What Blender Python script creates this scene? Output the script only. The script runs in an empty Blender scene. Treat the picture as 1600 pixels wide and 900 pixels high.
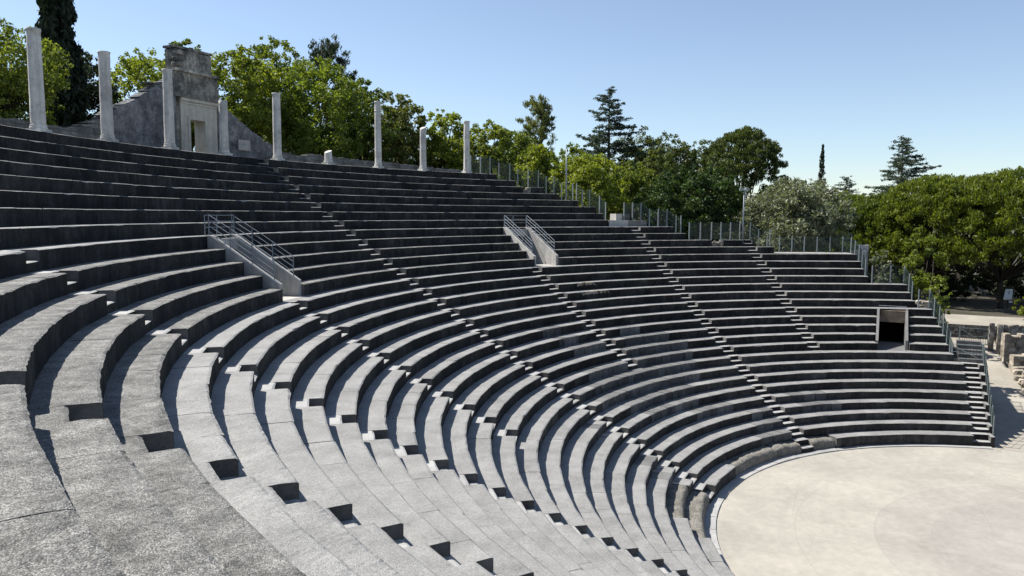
import bpy, math, random
import numpy as np
from mathutils import Vector, Matrix, noise as mnoise

# ---------------------------------------------------------------- camera, world, sun, exposure
scene = bpy.context.scene
COL = scene.collection
R_ = math.radians

CAM = Vector((-30.6921, 8.3664, 12.0994))
YAW, PITCH, ROLL, FPX = 0.449274, -0.096413, 0.0044515, 1186.885
fwd = Vector((math.cos(YAW) * math.cos(PITCH), math.sin(YAW) * math.cos(PITCH), math.sin(PITCH)))
right = Vector((math.sin(YAW), -math.cos(YAW), 0.0))
up = right.cross(fwd)
r2 = right * math.cos(ROLL) + up * math.sin(ROLL)
u2 = up * math.cos(ROLL) - right * math.sin(ROLL)
camd = bpy.data.cameras.new('camera')
camd.sensor_width = 36.0
camd.lens = 36.0 * FPX / 1600.0
camd.clip_start, camd.clip_end = 0.05, 4000.0
cam = bpy.data.objects.new('camera', camd)
cam.matrix_world = Matrix(((r2.x, u2.x, -fwd.x, CAM.x), (r2.y, u2.y, -fwd.y, CAM.y), (r2.z, u2.z, -fwd.z, CAM.z), (0, 0, 0, 1)))
COL.objects.link(cam)
scene.camera = cam

SUN_AZ, SUN_EL = 93.0, 52.0
world = bpy.data.worlds.new('World')
scene.world = world
world.use_nodes = True
wn = world.node_tree
sky = wn.nodes.new('ShaderNodeTexSky')
sky.sky_type = 'NISHITA'
sky.sun_disc = False
sky.sun_elevation = R_(SUN_EL)
sky.sun_rotation = R_(90.0 - SUN_AZ)
sky.altitude = 300.0
sky.air_density = 1.0
sky.dust_density = 0.15
sky.ozone_density = 4.0
bg = wn.nodes['Background']
bg.inputs['Strength'].default_value = 0.086
hsv = wn.nodes.new('ShaderNodeHueSaturation')
hsv.inputs['Saturation'].default_value = 0.84
wn.links.new(sky.outputs['Color'], hsv.inputs['Color'])
wn.links.new(hsv.outputs['Color'], bg.inputs['Color'])

sund = bpy.data.lights.new('sun', 'SUN')
sund.energy = 5.0
sund.angle = R_(0.53)
sund.color = (1.0, 0.955, 0.89)
sun = bpy.data.objects.new('sun', sund)
sdir = Vector((math.cos(R_(SUN_AZ)) * math.cos(R_(SUN_EL)), math.sin(R_(SUN_AZ)) * math.cos(R_(SUN_EL)), math.sin(R_(SUN_EL))))
sun.rotation_euler = sdir.to_track_quat('Z', 'Y').to_euler()
sun.location = sdir * 120
COL.objects.link(sun)

scene.view_settings.view_transform = 'Standard'
scene.view_settings.look = 'None'
scene.view_settings.gamma = 1.0
scene.view_settings.exposure = 0.82
scene.view_settings.use_curve_mapping = False
scene.cycles.max_bounces = 6
scene.cycles.transparent_max_bounces = 8

rnd = random.Random(7)
nprng = np.random.default_rng(11)

# ---------------------------------------------------------------- materials
def new_mat(name):
    m = bpy.data.materials.new(name)
    m.use_nodes = True
    nt = m.node_tree
    b = nt.nodes['Principled BSDF']
    return m, nt, b

def ramp(nt, src, stops):
    n = nt.nodes.new('ShaderNodeValToRGB')
    el = n.color_ramp.elements
    while len(el) < len(stops):
        el.new(0.5)
    for e, (p, c) in zip(el, stops):
        e.position = p
        e.color = (c[0], c[1], c[2], 1.0)
    nt.links.new(src, n.inputs['Fac'])
    return n.outputs['Color']

def noise(nt, co, scale, detail=4.0, rough=0.6, typ='noise', feature='F1'):
    if typ == 'noise':
        n = nt.nodes.new('ShaderNodeTexNoise')
        n.inputs['Detail'].default_value = detail
        n.inputs['Roughness'].default_value = rough
    else:
        n = nt.nodes.new('ShaderNodeTexVoronoi')
        n.feature = feature
    n.inputs['Scale'].default_value = scale
    nt.links.new(co, n.inputs['Vector'])
    return n

def mix(nt, a, b, fac, mode='MIX'):
    n = nt.nodes.new('ShaderNodeMix')
    n.data_type = 'RGBA'
    n.blend_type = mode
    for sock, v in (('A', a), ('B', b)):
        s = [i for i in n.inputs if i.name == sock and i.type == 'RGBA'][0]
        if isinstance(v, tuple):
            s.default_value = (v[0], v[1], v[2], 1.0)
        else:
            nt.links.new(v, s)
    s = n.inputs['Factor']
    if isinstance(fac, (int, float)):
        s.default_value = fac
    else:
        nt.links.new(fac, s)
    return [o for o in n.outputs if o.type == 'RGBA'][0]

def math_node(nt, op, a, b=None):
    n = nt.nodes.new('ShaderNodeMath')
    n.operation = op
    for k, v in enumerate((a, b)):
        if v is None:
            continue
        if isinstance(v, (int, float)):
            n.inputs[k].default_value = v
        else:
            nt.links.new(v, n.inputs[k])
    return n.outputs[0]

def stone_material(name, lo, mid, hi, rough=0.92, coarse=1.3, grain=38.0, bump=0.012, streak=0.0, rand=0.22, spots=0.0, pebble=0.0, width=0.14, spec=0.2):
    m, nt, b = new_mat(name)
    geo = nt.nodes.new('ShaderNodeNewGeometry')
    co = geo.outputs['Position']
    n1 = noise(nt, co, coarse, 5, 0.62)
    n2 = noise(nt, co, grain, 5, 0.7)
    n3 = noise(nt, co, grain * 0.22, 4, 0.6)
    s = math_node(nt, 'ADD', math_node(nt, 'MULTIPLY', n1.outputs['Fac'], 0.45), math_node(nt, 'MULTIPLY', n2.outputs['Fac'], 0.33))
    s = math_node(nt, 'ADD', s, math_node(nt, 'MULTIPLY', n3.outputs['Fac'], 0.22))
    col = ramp(nt, s, [(0.5 - width, lo), (0.5, mid), (0.5 + width, hi)])
    hgt = math_node(nt, 'ADD', math_node(nt, 'MULTIPLY', n2.outputs['Fac'], 0.6), math_node(nt, 'MULTIPLY', n3.outputs['Fac'], 0.8))
    if pebble > 0:
        v = noise(nt, co, grain * 1.1, typ='voronoi')
        pc = ramp(nt, v.outputs['Color'], [(0.15, (0.45, 0.45, 0.44)), (0.55, (1.0, 1.0, 1.0)), (0.9, (1.6, 1.58, 1.52))])
        col = mix(nt, col, pc, pebble, 'MULTIPLY')
        dk = ramp(nt, v.outputs['Distance'], [(0.25, (1, 1, 1)), (0.75, (0.42, 0.42, 0.42))])
        col = mix(nt, col, dk, pebble * 0.9, 'MULTIPLY')
        hgt = math_node(nt, 'SUBTRACT', hgt, math_node(nt, 'MULTIPLY', v.outputs['Distance'], 0.7))
    if streak > 0:
        mp = nt.nodes.new('ShaderNodeMapping')
        mp.inputs['Scale'].default_value = (3.0, 3.0, 0.25)
        nt.links.new(co, mp.inputs['Vector'])
        ns = noise(nt, mp.outputs['Vector'], 1.6, 5, 0.65)
        sc = ramp(nt, ns.outputs['Fac'], [(0.38, (0.35, 0.35, 0.36)), (0.62, (1.15, 1.13, 1.08))])
        col = mix(nt, col, sc, streak, 'MULTIPLY')
    if spots > 0:
        v2 = noise(nt, co, 3.4, 6, 0.75)
        sp = ramp(nt, v2.outputs['Fac'], [(0.55, (1, 1, 1)), (0.68, (0.55, 0.54, 0.5))])
        col = mix(nt, col, sp, spots, 'MULTIPLY')
    if rand > 0:
        oi = nt.nodes.new('ShaderNodeObjectInfo')
        rc = ramp(nt, oi.outputs['Random'], [(0.0, (1 - rand, 1 - rand, 1 - rand * 0.95)), (1.0, (1 + rand, 1 + rand * 0.98, 1 + rand * 0.9))])
        col = mix(nt, col, rc, 1.0, 'MULTIPLY')
    nt.links.new(col, b.inputs['Base Color'])
    b.inputs['Roughness'].default_value = rough
    b.inputs['Specular IOR Level'].default_value = spec
    bp = nt.nodes.new('ShaderNodeBump')
    bp.inputs['Strength'].default_value = 1.0
    bp.inputs['Distance'].default_value = bump
    nt.links.new(hgt, bp.inputs['Height'])
    nt.links.new(bp.outputs['Normal'], b.inputs['Normal'])
    return m

def plain_material(name, col, rough=0.6, metal=0.0, var=0.15, scale=6.0, bump=0.002):
    m, nt, b = new_mat(name)
    geo = nt.nodes.new('ShaderNodeNewGeometry')
    n1 = noise(nt, geo.outputs['Position'], scale, 5, 0.65)
    c = ramp(nt, n1.outputs['Fac'], [(0.3, tuple(x * (1 - var) for x in col)), (0.7, tuple(x * (1 + var) for x in col))])
    nt.links.new(c, b.inputs['Base Color'])
    b.inputs['Roughness'].default_value = rough
    b.inputs['Metallic'].default_value = metal
    bp = nt.nodes.new('ShaderNodeBump')
    bp.inputs['Distance'].default_value = bump
    nt.links.new(n1.outputs['Fac'], bp.inputs['Height'])
    nt.links.new(bp.outputs['Normal'], b.inputs['Normal'])
    return m

def leaf_material(name, c0, c1, c2, trans=0.4, patch=0.55):
    m, nt, b = new_mat(name)
    nt.nodes.remove(b)
    out = nt.nodes['Material Output']
    geo = nt.nodes.new('ShaderNodeNewGeometry')
    n1 = noise(nt, geo.outputs['Position'], patch, 3, 0.6)
    s = math_node(nt, 'ADD', math_node(nt, 'MULTIPLY', n1.outputs['Fac'], 0.75), math_node(nt, 'MULTIPLY', geo.outputs['Random Per Island'], 0.35))
    col = ramp(nt, s, [(0.35, c0), (0.53, c1), (0.75, c2)])
    oi = nt.nodes.new('ShaderNodeObjectInfo')
    rc = ramp(nt, oi.outputs['Random'], [(0.0, (0.82, 0.86, 0.85)), (1.0, (1.18, 1.12, 1.05))])
    col = mix(nt, col, rc, 1.0, 'MULTIPLY')
    d = nt.nodes.new('ShaderNodeBsdfDiffuse')
    t = nt.nodes.new('ShaderNodeBsdfTranslucent')
    g = nt.nodes.new('ShaderNodeBsdfGlossy')
    g.inputs['Roughness'].default_value = 0.55
    g.inputs['Color'].default_value = (0.5, 0.5, 0.5, 1)
    tc = mix(nt, col, (1.25, 1.3, 0.55), 1.0, 'MULTIPLY')
    nt.links.new(col, d.inputs['Color'])
    nt.links.new(tc, t.inputs['Color'])
    mx = nt.nodes.new('ShaderNodeMixShader')
    mx.inputs[0].default_value = trans
    nt.links.new(d.outputs[0], mx.inputs[1])
    nt.links.new(t.outputs[0], mx.inputs[2])
    mg = nt.nodes.new('ShaderNodeMixShader')
    mg.inputs[0].default_value = 0.05
    nt.links.new(mx.outputs[0], mg.inputs[1])
    nt.links.new(g.outputs[0], mg.inputs[2])
    nt.links.new(mg.outputs[0], out.inputs['Surface'])
    return m

M = {}
M['seat'] = stone_material('seat_stone', (0.1949, 0.1929, 0.1852), (0.2778, 0.2748, 0.2642), (0.3509, 0.3470, 0.3344), grain=75, bump=0.009, pebble=0.5, spots=0.3, rand=0.045, width=0.11, spec=0.5, rough=0.6)
M['rough'] = stone_material('lichen_seat_stone', (0.085, 0.085, 0.08), (0.235, 0.232, 0.22), (0.42, 0.412, 0.39), coarse=2.6, grain=78, bump=0.013, pebble=1.0, spots=0.4, rand=0.03, width=0.12, spec=0.35, rough=0.7)
M['cheek'] = stone_material('shade_toned_cut_stone', (0.06, 0.06, 0.057), (0.115, 0.114, 0.109), (0.18, 0.177, 0.168), grain=30, bump=0.012, rand=0.1)  # shade inside the stair cuts is put into this darker stone
M['riser'] = stone_material('weathered_shaded_riser', (0.011, 0.0108, 0.0112), (0.027, 0.0266, 0.0264), (0.06, 0.058, 0.055), coarse=1.1, grain=16, bump=0.014, streak=0.6, rand=0.28, width=0.12)  # weathered crust, darkened further for the shade on the seat fronts
M['riserlow'] = stone_material('clean_shaded_riser', (0.02, 0.0198, 0.02), (0.045, 0.0445, 0.0445), (0.085, 0.083, 0.08), coarse=1.1, grain=16, bump=0.014, streak=0.5, rand=0.28, width=0.12)  # cleaner stone of the lower rows, front shade in the colour as well
M['newseat'] = stone_material('repaired_seat', (0.1192, 0.1192, 0.1170), (0.1680, 0.1680, 0.1653), (0.2114, 0.2114, 0.2070), grain=50, bump=0.01, pebble=0.35, rand=0.18)
M['newriser'] = stone_material('repaired_riser', (0.045, 0.047, 0.05), (0.095, 0.098, 0.102), (0.16, 0.162, 0.165), grain=26, bump=0.012, streak=0.35, rand=0.4)
M['step'] = stone_material('step_stone', (0.26, 0.257, 0.246), (0.35, 0.347, 0.333), (0.42, 0.416, 0.402), grain=50, bump=0.006, pebble=0.2, rand=0.1, spec=0.5, rough=0.6)
M['rubble'] = stone_material('rubble_stone', (0.1235, 0.1159, 0.0997), (0.2137, 0.2014, 0.1767), (0.3135, 0.2992, 0.2707), coarse=2.2, grain=30, bump=0.02, pebble=0.5, rand=0.05)
M['concrete'] = stone_material('pale_concrete', (0.3280, 0.3198, 0.2952), (0.4264, 0.4141, 0.3854), (0.4920, 0.4797, 0.4510), grain=30, bump=0.004, streak=0.25, rand=0.05)
M['platform'] = stone_material('platform_concrete', (0.2709, 0.2655, 0.2493), (0.3251, 0.3197, 0.3008), (0.3685, 0.3631, 0.3414), grain=30, bump=0.004, rand=0.0)
M['lintel'] = stone_material('lintel_stone', (0.10, 0.075, 0.05), (0.20, 0.155, 0.11), (0.32, 0.28, 0.225), grain=16, bump=0.01, rand=0.0)
M['column'] = stone_material('column_stone', (0.30, 0.295, 0.28), (0.56, 0.545, 0.515), (0.66, 0.645, 0.615), coarse=1.3, grain=24, bump=0.006, streak=0.4, rand=0.08)
M['gate_pale'] = stone_material('gate_limestone', (0.42, 0.39, 0.33), (0.56, 0.525, 0.45), (0.64, 0.61, 0.54), coarse=1.4, grain=22, bump=0.006, streak=0.25, rand=0.05)
M['gate_dark'] = stone_material('gate_stained', (0.06, 0.06, 0.058), (0.22, 0.21, 0.19), (0.50, 0.47, 0.40), coarse=1.0, grain=6, bump=0.01, streak=0.5, rand=0.2, width=0.11)
M['plaster'] = stone_material('wall_plaster', (0.06, 0.062, 0.068), (0.15, 0.153, 0.162), (0.30, 0.30, 0.305), coarse=1.4, grain=9, bump=0.015, spots=0.5, streak=0.2, rand=0.0, width=0.11)
M['wallstone'] = stone_material('low_wall_stone', (0.0690, 0.0676, 0.0635), (0.1656, 0.1621, 0.1532), (0.2760, 0.2691, 0.2553), coarse=1.8, grain=12, bump=0.03, spots=0.4, rand=0.2)
M['ruin'] = stone_material('ruin_stone', (0.12, 0.10, 0.078), (0.28, 0.247, 0.2), (0.46, 0.425, 0.365), coarse=1.6, grain=9, bump=0.04, rand=0.25, spots=0.5, width=0.12)
M['rail'] = plain_material('galvanised_rail', (0.22, 0.25, 0.28), 0.5, 0.3, 0.15, 10)
M['fence'] = plain_material('fence_post', (0.27, 0.31, 0.31), 0.5, 0.3, 0.15, 8)
M['mesh'] = plain_material('fence_mesh', (0.055, 0.08, 0.078), 0.5, 0.3, 0.15, 8)
M['white'] = plain_material('white_panel', (0.72, 0.74, 0.78), 0.6, 0.0, 0.04, 5)
M['mark'] = plain_material('sign_mark', (0.18, 0.22, 0.32), 0.6, 0.0, 0.2, 9)
M['dark'] = plain_material('tunnel_shade', (0.018, 0.017, 0.015), 0.95, 0.0, 0.3, 3)  # colour carries the darkness of the unlit passage
M['bark'] = stone_material('bark', (0.02, 0.016, 0.012), (0.045, 0.037, 0.03), (0.085, 0.072, 0.058), coarse=3, grain=14, bump=0.03, rand=0.2)
M['oak'] = leaf_material('oak_leaf', (0.06, 0.084, 0.016), (0.125, 0.165, 0.026), (0.2, 0.24, 0.042), 0.45)
M['oakbright'] = leaf_material('bright_oak_leaf', (0.078, 0.104, 0.016), (0.155, 0.198, 0.026), (0.235, 0.28, 0.042), 0.5)
M['oakyellow'] = leaf_material('yellow_oak_leaf', (0.10, 0.135, 0.018), (0.19, 0.235, 0.028), (0.29, 0.32, 0.05), 0.5)
M['oakdark'] = leaf_material('dark_oak_leaf', (0.016, 0.034, 0.009), (0.038, 0.074, 0.016), (0.075, 0.12, 0.026), 0.3)
M['oakolive'] = leaf_material('olive_oak_leaf', (0.0585, 0.0780, 0.0208), (0.1235, 0.1456, 0.0364), (0.2015, 0.2145, 0.0650), 0.4)
M['holm'] = leaf_material('holm_oak_leaf', (0.018, 0.027, 0.014), (0.038, 0.052, 0.025), (0.072, 0.09, 0.04), 0.25)
M['cypress'] = leaf_material('cypress_leaf', (0.006, 0.012, 0.006), (0.013, 0.024, 0.011), (0.026, 0.042, 0.018), 0.12)
M['pine'] = leaf_material('pine_needle', (0.055, 0.075, 0.03), (0.115, 0.145, 0.052), (0.18, 0.2, 0.075), 0.4)
M['pinedark'] = leaf_material('dark_pine_needle', (0.02, 0.035, 0.022), (0.042, 0.063, 0.038), (0.075, 0.1, 0.055), 0.25)
M['pineround'] = leaf_material('round_pine_needle', (0.04, 0.055, 0.015), (0.08, 0.105, 0.025), (0.135, 0.155, 0.04), 0.35)
M['umbrella'] = leaf_material('umbrella_pine_needle', (0.055, 0.078, 0.012), (0.105, 0.143, 0.018), (0.18, 0.212, 0.028), 0.4, 0.8)
M['cedar'] = leaf_material('cedar_needle', (0.03, 0.05, 0.038), (0.06, 0.088, 0.066), (0.1, 0.135, 0.095), 0.25)
M['olive'] = leaf_material('olive_leaf', (0.10, 0.115, 0.07), (0.19, 0.205, 0.135), (0.31, 0.325, 0.235), 0.3, 1.2)
M['grass'] = leaf_material('dry_grass', (0.12, 0.11, 0.04), (0.2, 0.18, 0.07), (0.28, 0.25, 0.12), 0.35)

def ground_material():
    m, nt, b = new_mat('ground_earth')
    geo = nt.nodes.new('ShaderNodeNewGeometry')
    co = geo.outputs['Position']
    n1 = noise(nt, co, 0.25, 6, 0.65)
    n2 = noise(nt, co, 9.0, 5, 0.7)
    s = math_node(nt, 'ADD', math_node(nt, 'MULTIPLY', n1.outputs['Fac'], 0.65), math_node(nt, 'MULTIPLY', n2.outputs['Fac'], 0.35))
    c = ramp(nt, s, [(0.35, (0.018, 0.024, 0.01)), (0.5, (0.05, 0.043, 0.027)), (0.65, (0.11, 0.095, 0.068))])
    nt.links.new(c, b.inputs['Base Color'])
    b.inputs['Roughness'].default_value = 0.95
    bp = nt.nodes.new('ShaderNodeBump')
    bp.inputs['Distance'].default_value = 0.05
    nt.links.new(n2.outputs['Fac'], bp.inputs['Height'])
    nt.links.new(bp.outputs['Normal'], b.inputs['Normal'])
    return m
M['ground'] = ground_material()

def orchestra_material(name, base, warm, ringed):
    m, nt, b = new_mat(name)
    geo = nt.nodes.new('ShaderNodeNewGeometry')
    co = geo.outputs['Position']
    n1 = noise(nt, co, 0.35, 6, 0.6)
    n2 = noise(nt, co, 2.6, 6, 0.72)
    n3 = noise(nt, co, 40, 4, 0.7)
    s = math_node(nt, 'ADD', math_node(nt, 'MULTIPLY', n1.outputs['Fac'], 0.5), math_node(nt, 'MULTIPLY', n2.outputs['Fac'], 0.36))
    s = math_node(nt, 'ADD', s, math_node(nt, 'MULTIPLY', n3.outputs['Fac'], 0.14))
    c = ramp(nt, s, [(0.36, tuple(x * 0.8 for x in base)), (0.5, base), (0.62, tuple(min(0.8, x * 1.1) for x in warm))])
    st = noise(nt, co, 1.1, 7, 0.8)
    sc = ramp(nt, st.outputs['Fac'], [(0.58, (1, 1, 1)), (0.72, (0.82, 0.79, 0.75))])
    c = mix(nt, c, sc, 0.8, 'MULTIPLY')
    if ringed:
        vc = noise(nt, co, 0.16, typ='voronoi', feature='DISTANCE_TO_EDGE')
        crk = math_node(nt, 'LESS_THAN', vc.outputs['Distance'], 0.0035)
        c = mix(nt, c, (0.91, 0.9, 0.88), math_node(nt, 'MULTIPLY', crk, ramp_val(nt, n2.outputs['Fac'], 0.4, 0.55)), 'MULTIPLY')
        ln = nt.nodes.new('ShaderNodeVectorMath')
        ln.operation = 'LENGTH'
        mp = nt.nodes.new('ShaderNodeMapping')
        mp.inputs['Scale'].default_value = (1, 1, 0)
        nt.links.new(co, mp.inputs['Vector'])
        wob = noise(nt, co, 0.8, 3, 0.5)
        nt.links.new(mp.outputs['Vector'], ln.inputs[0])
        r = math_node(nt, 'ADD', ln.outputs['Value'], math_node(nt, 'MULTIPLY', wob.outputs['Fac'], 0.12))
        for rr, w, k in ((11.35, 0.14, 0.94), (10.85, 0.04, 0.9), (8.1, 0.04, 0.9), (6.2, 0.03, 0.93)):
            dd = math_node(nt, 'ABSOLUTE', math_node(nt, 'SUBTRACT', r, rr))
            line = math_node(nt, 'LESS_THAN', dd, w)
            brk = math_node(nt, 'MULTIPLY', line, ramp_val(nt, n2.outputs['Fac'], 0.38, 0.6))
            c = mix(nt, c, (k, k, k * 1.01), brk, 'MULTIPLY')
        for rr, k in ((8.1, 0.93), (6.2, 0.97)):
            c = mix(nt, c, (k, k, k * 1.02), math_node(nt, 'LESS_THAN', r, rr), 'MULTIPLY')
    nt.links.new(c, b.inputs['Base Color'])
    b.inputs['Roughness'].default_value = 0.9
    b.inputs['Specular IOR Level'].default_value = 0.2
    bp = nt.nodes.new('ShaderNodeBump')
    bp.inputs['Distance'].default_value = 0.006
    nt.links.new(n3.outputs['Fac'], bp.inputs['Height'])
    nt.links.new(bp.outputs['Normal'], b.inputs['Normal'])
    return m

def ramp_val(nt, src, a, bb):
    n = nt.nodes.new('ShaderNodeMapRange')
    n.inputs['From Min'].default_value = a
    n.inputs['From Max'].default_value = bb
    nt.links.new(src, n.inputs['Value'])
    return n.outputs['Result']

M['orchestra'] = orchestra_material('orchestra_floor', (0.325, 0.306, 0.264), (0.35, 0.328, 0.28), True)
M['path'] = orchestra_material('sandy_path', (0.2945, 0.2707, 0.2280), (0.3372, 0.3135, 0.2660), False)

# ---------------------------------------------------------------- object helpers
def tag(o, label=None, cat=None, group=None, kind=None):
    if label: o['label'] = label
    if cat: o['category'] = cat
    if group: o['group'] = group
    if kind: o['kind'] = kind
    return o

def empty(name, loc, label=None, cat=None, group=None):
    o = bpy.data.objects.new(name, None)
    o.location = loc
    o.empty_display_size = 0.3
    COL.objects.link(o)
    return tag(o, label, cat, group)

def mesh_obj(name, verts, faces, mats, midx=None, parent=None, smooth=False, origin=None):
    """link verts/faces (world coordinates) as one mesh object"""
    if parent is not None:
        org, q = Vector((0, 0, 0)), parent
        while q is not None:
            org, q = org + q.location, q.parent
    else:
        org = Vector(origin) if origin is not None else Vector((0, 0, 0))
    me = bpy.data.meshes.new(name)
    ox, oy, oz = org
    me.from_pydata([(v[0] - ox, v[1] - oy, v[2] - oz) for v in verts], [], faces)
    if not isinstance(mats, (list, tuple)):
        mats = [mats]
    for m in mats:
        me.materials.append(m)
    if midx is not None:
        me.polygons.foreach_set('material_index', midx)
    if smooth:
        me.polygons.foreach_set('use_smooth', [True] * len(me.polygons))
    o = bpy.data.objects.new(name, me)
    if parent is not None:
        o.parent = parent
    else:
        o.location = org
    COL.objects.link(o)
    return o

class MB:
    """collects primitive shapes into one mesh"""
    def __init__(self):
        self.v, self.f = [], []
    def add(self, vs, fs):
        b = len(self.v)
        self.v += [tuple(p) for p in vs]
        self.f += [tuple(i + b for i in f) for f in fs]
        return self
    def hexa(self, p):
        return self.add(p, [(0, 3, 2, 1), (4, 5, 6, 7), (0, 1, 5, 4), (1, 2, 6, 5), (2, 3, 7, 6), (3, 0, 4, 7)])
    def box(self, o, ax, ay, az, x0, x1, y0, y1, z0, z1):
        P = lambda x, y, z: (Vector(o) + ax * x + ay * y + az * z)
        return self.hexa([P(x0, y0, z0), P(x1, y0, z0), P(x1, y1, z0), P(x0, y1, z0), P(x0, y0, z1), P(x1, y0, z1), P(x1, y1, z1), P(x0, y1, z1)])
    def tube(self, pts, rad, n=6, caps=True):
        rings = []
        pts = [Vector(p) for p in pts]
        if not isinstance(rad, (list, tuple)): rad = [rad] * len(pts)
        for i, p in enumerate(pts):
            t = (pts[min(i + 1, len(pts) - 1)] - pts[max(i - 1, 0)]).normalized()
            a = t.orthogonal().normalized() if abs(t.z) > 0.95 else t.cross(Vector((0, 0, 1))).normalized()
            b = t.cross(a)
            rings.append([p + (a * math.cos(2 * math.pi * k / n) + b * math.sin(2 * math.pi * k / n)) * rad[i] for k in range(n)])
        vs = [q for r in rings for q in r]
        fs = []
        for i in range(len(pts) - 1):
            for k in range(n):
                fs.append((i * n + k, i * n + (k + 1) % n, (i + 1) * n + (k + 1) % n, (i + 1) * n + k))
        if caps:
            fs.append(tuple(range(n - 1, -1, -1)))
            fs.append(tuple((len(pts) - 1) * n + k for k in range(n)))
        return self.add(vs, fs)
    def build(self, name, mat, parent=None, smooth=False, origin=None):
        return mesh_obj(name, self.v, self.f, mat, None, parent, smooth, origin)

X, Y, Z = Vector((1, 0, 0)), Vector((0, 1, 0)), Vector((0, 0, 1))
def pol(r, deg, z=0.0):
    a = R_(deg)
    return Vector((r * math.cos(a), r * math.sin(a), z))

# ---------------------------------------------------------------- theatre geometry
D = 0.76
def row_rz(i):
    t = (i - 17) / 16.0
    return (13.93748 + (i - 1) * D - 0.22802 * t * t - 0.30107 * t ** 3, i * 0.448924 + 0.353368 * t * t - 0.200398 * t ** 3)
ROW = {i: row_rz(i) for i in range(0, 36)}
FLOOR = 0.45
def seat_z(r):
    if r <= ROW[1][0]: return FLOOR
    for i in range(1, 34):
        if r < ROW[i + 1][0]:
            return ROW[i][1]
    return ROW[33][1]
def slope_z(r):
    rs = [ROW[i][0] for i in range(1, 35)]
    zs = [ROW[i][1] for i in range(1, 35)]
    return float(np.interp(r, rs, zs))

def path_z(x):
    return FLOOR + max(0.0, min((x - 20.0), 26.0)) * 0.078

def sstep(x):
    x = max(0.0, min(1.0, x))
    return x * x * (3 - 2 * x)

def terrain(x, y):
    r = math.hypot(x, y)
    t = math.degrees(math.atan2(y, x))
    if t < -90: t += 360
    c = float(np.interp(t, [0, 8, 12, 14.4, 19, 30, 38, 42, 51, 55, 61, 70], [2.0, 2.4, 4, 6, 8.0, 9.0, 9.8, 10.5, 11.4, 13, 14.6, 14.85]))
    far = float(np.interp(t, [-30, 0, 10, 30, 60, 90], [3.2, 3.2, 3.3, 6, 11, 14.85]))
    s = sstep((r - 34) / 26)
    out = c * (1 - s) + far * s
    mg = float(np.interp(t, [12.6, 14.5, 25, 28], [0.7, 4.6, 4.6, 2.3]))
    inner = slope_z(r) - mg if r > 14.5 else FLOOR - 0.06
    hill = min(out, inner) if r < 40 else out
    low = path_z(x) - 0.03
    if y < -0.9 and x > 20:
        low += 0.9 * sstep((-0.9 - y) / 1.6) * sstep((x - 20) / 4) * sstep((45 - x) / 3)
    if x > 41.6: low = max(low, 3.2)
    k = sstep((y - 3.4) / 1.6)
    if x < 0: k = 1.0 if r > 14.5 else 0.0
    z = low * (1 - k) + max(hill, low if x > 14 else -1) * k
    if r < 14.5: z = FLOOR - 0.06
    return z

# terrain sheet
def build_terrain():
    rs = [0, 4, 8, 12, 14.2, 14.8] + [14.8 + 0.7 * k for k in range(1, 40)] + [43 + 2.2 * k for k in range(1, 30)] + [115, 135, 160, 200, 260, 350, 500, 800, 1400, 2500]
    ths = []
    t = -60.0
    while t < 300:
        ths.append(t)
        t += 0.75 if -12 < t < 24 else (2.0 if -30 < t < 80 else 5.0)
    vs, fs = [], []
    nT = len(ths)
    for r in rs:
        for t in ths:
            p = pol(r, t)
            z = terrain(p.x, p.y)
            if 42 < r < 120: z += 0.04 * mnoise.noise(Vector((p.x * 0.15, p.y * 0.15, 0)))
            vs.append((p.x, p.y, z))
    for i in range(len(rs) - 1):
        for j in range(nT):
            k = (j + 1) % nT
            fs.append((i * nT + j, (i + 1) * nT + j, (i + 1) * nT + k, i * nT + k))
    o = mesh_obj('ground', vs, fs, M['ground'], None, None, True)
    tag(o, kind='structure')
build_terrain()

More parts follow.
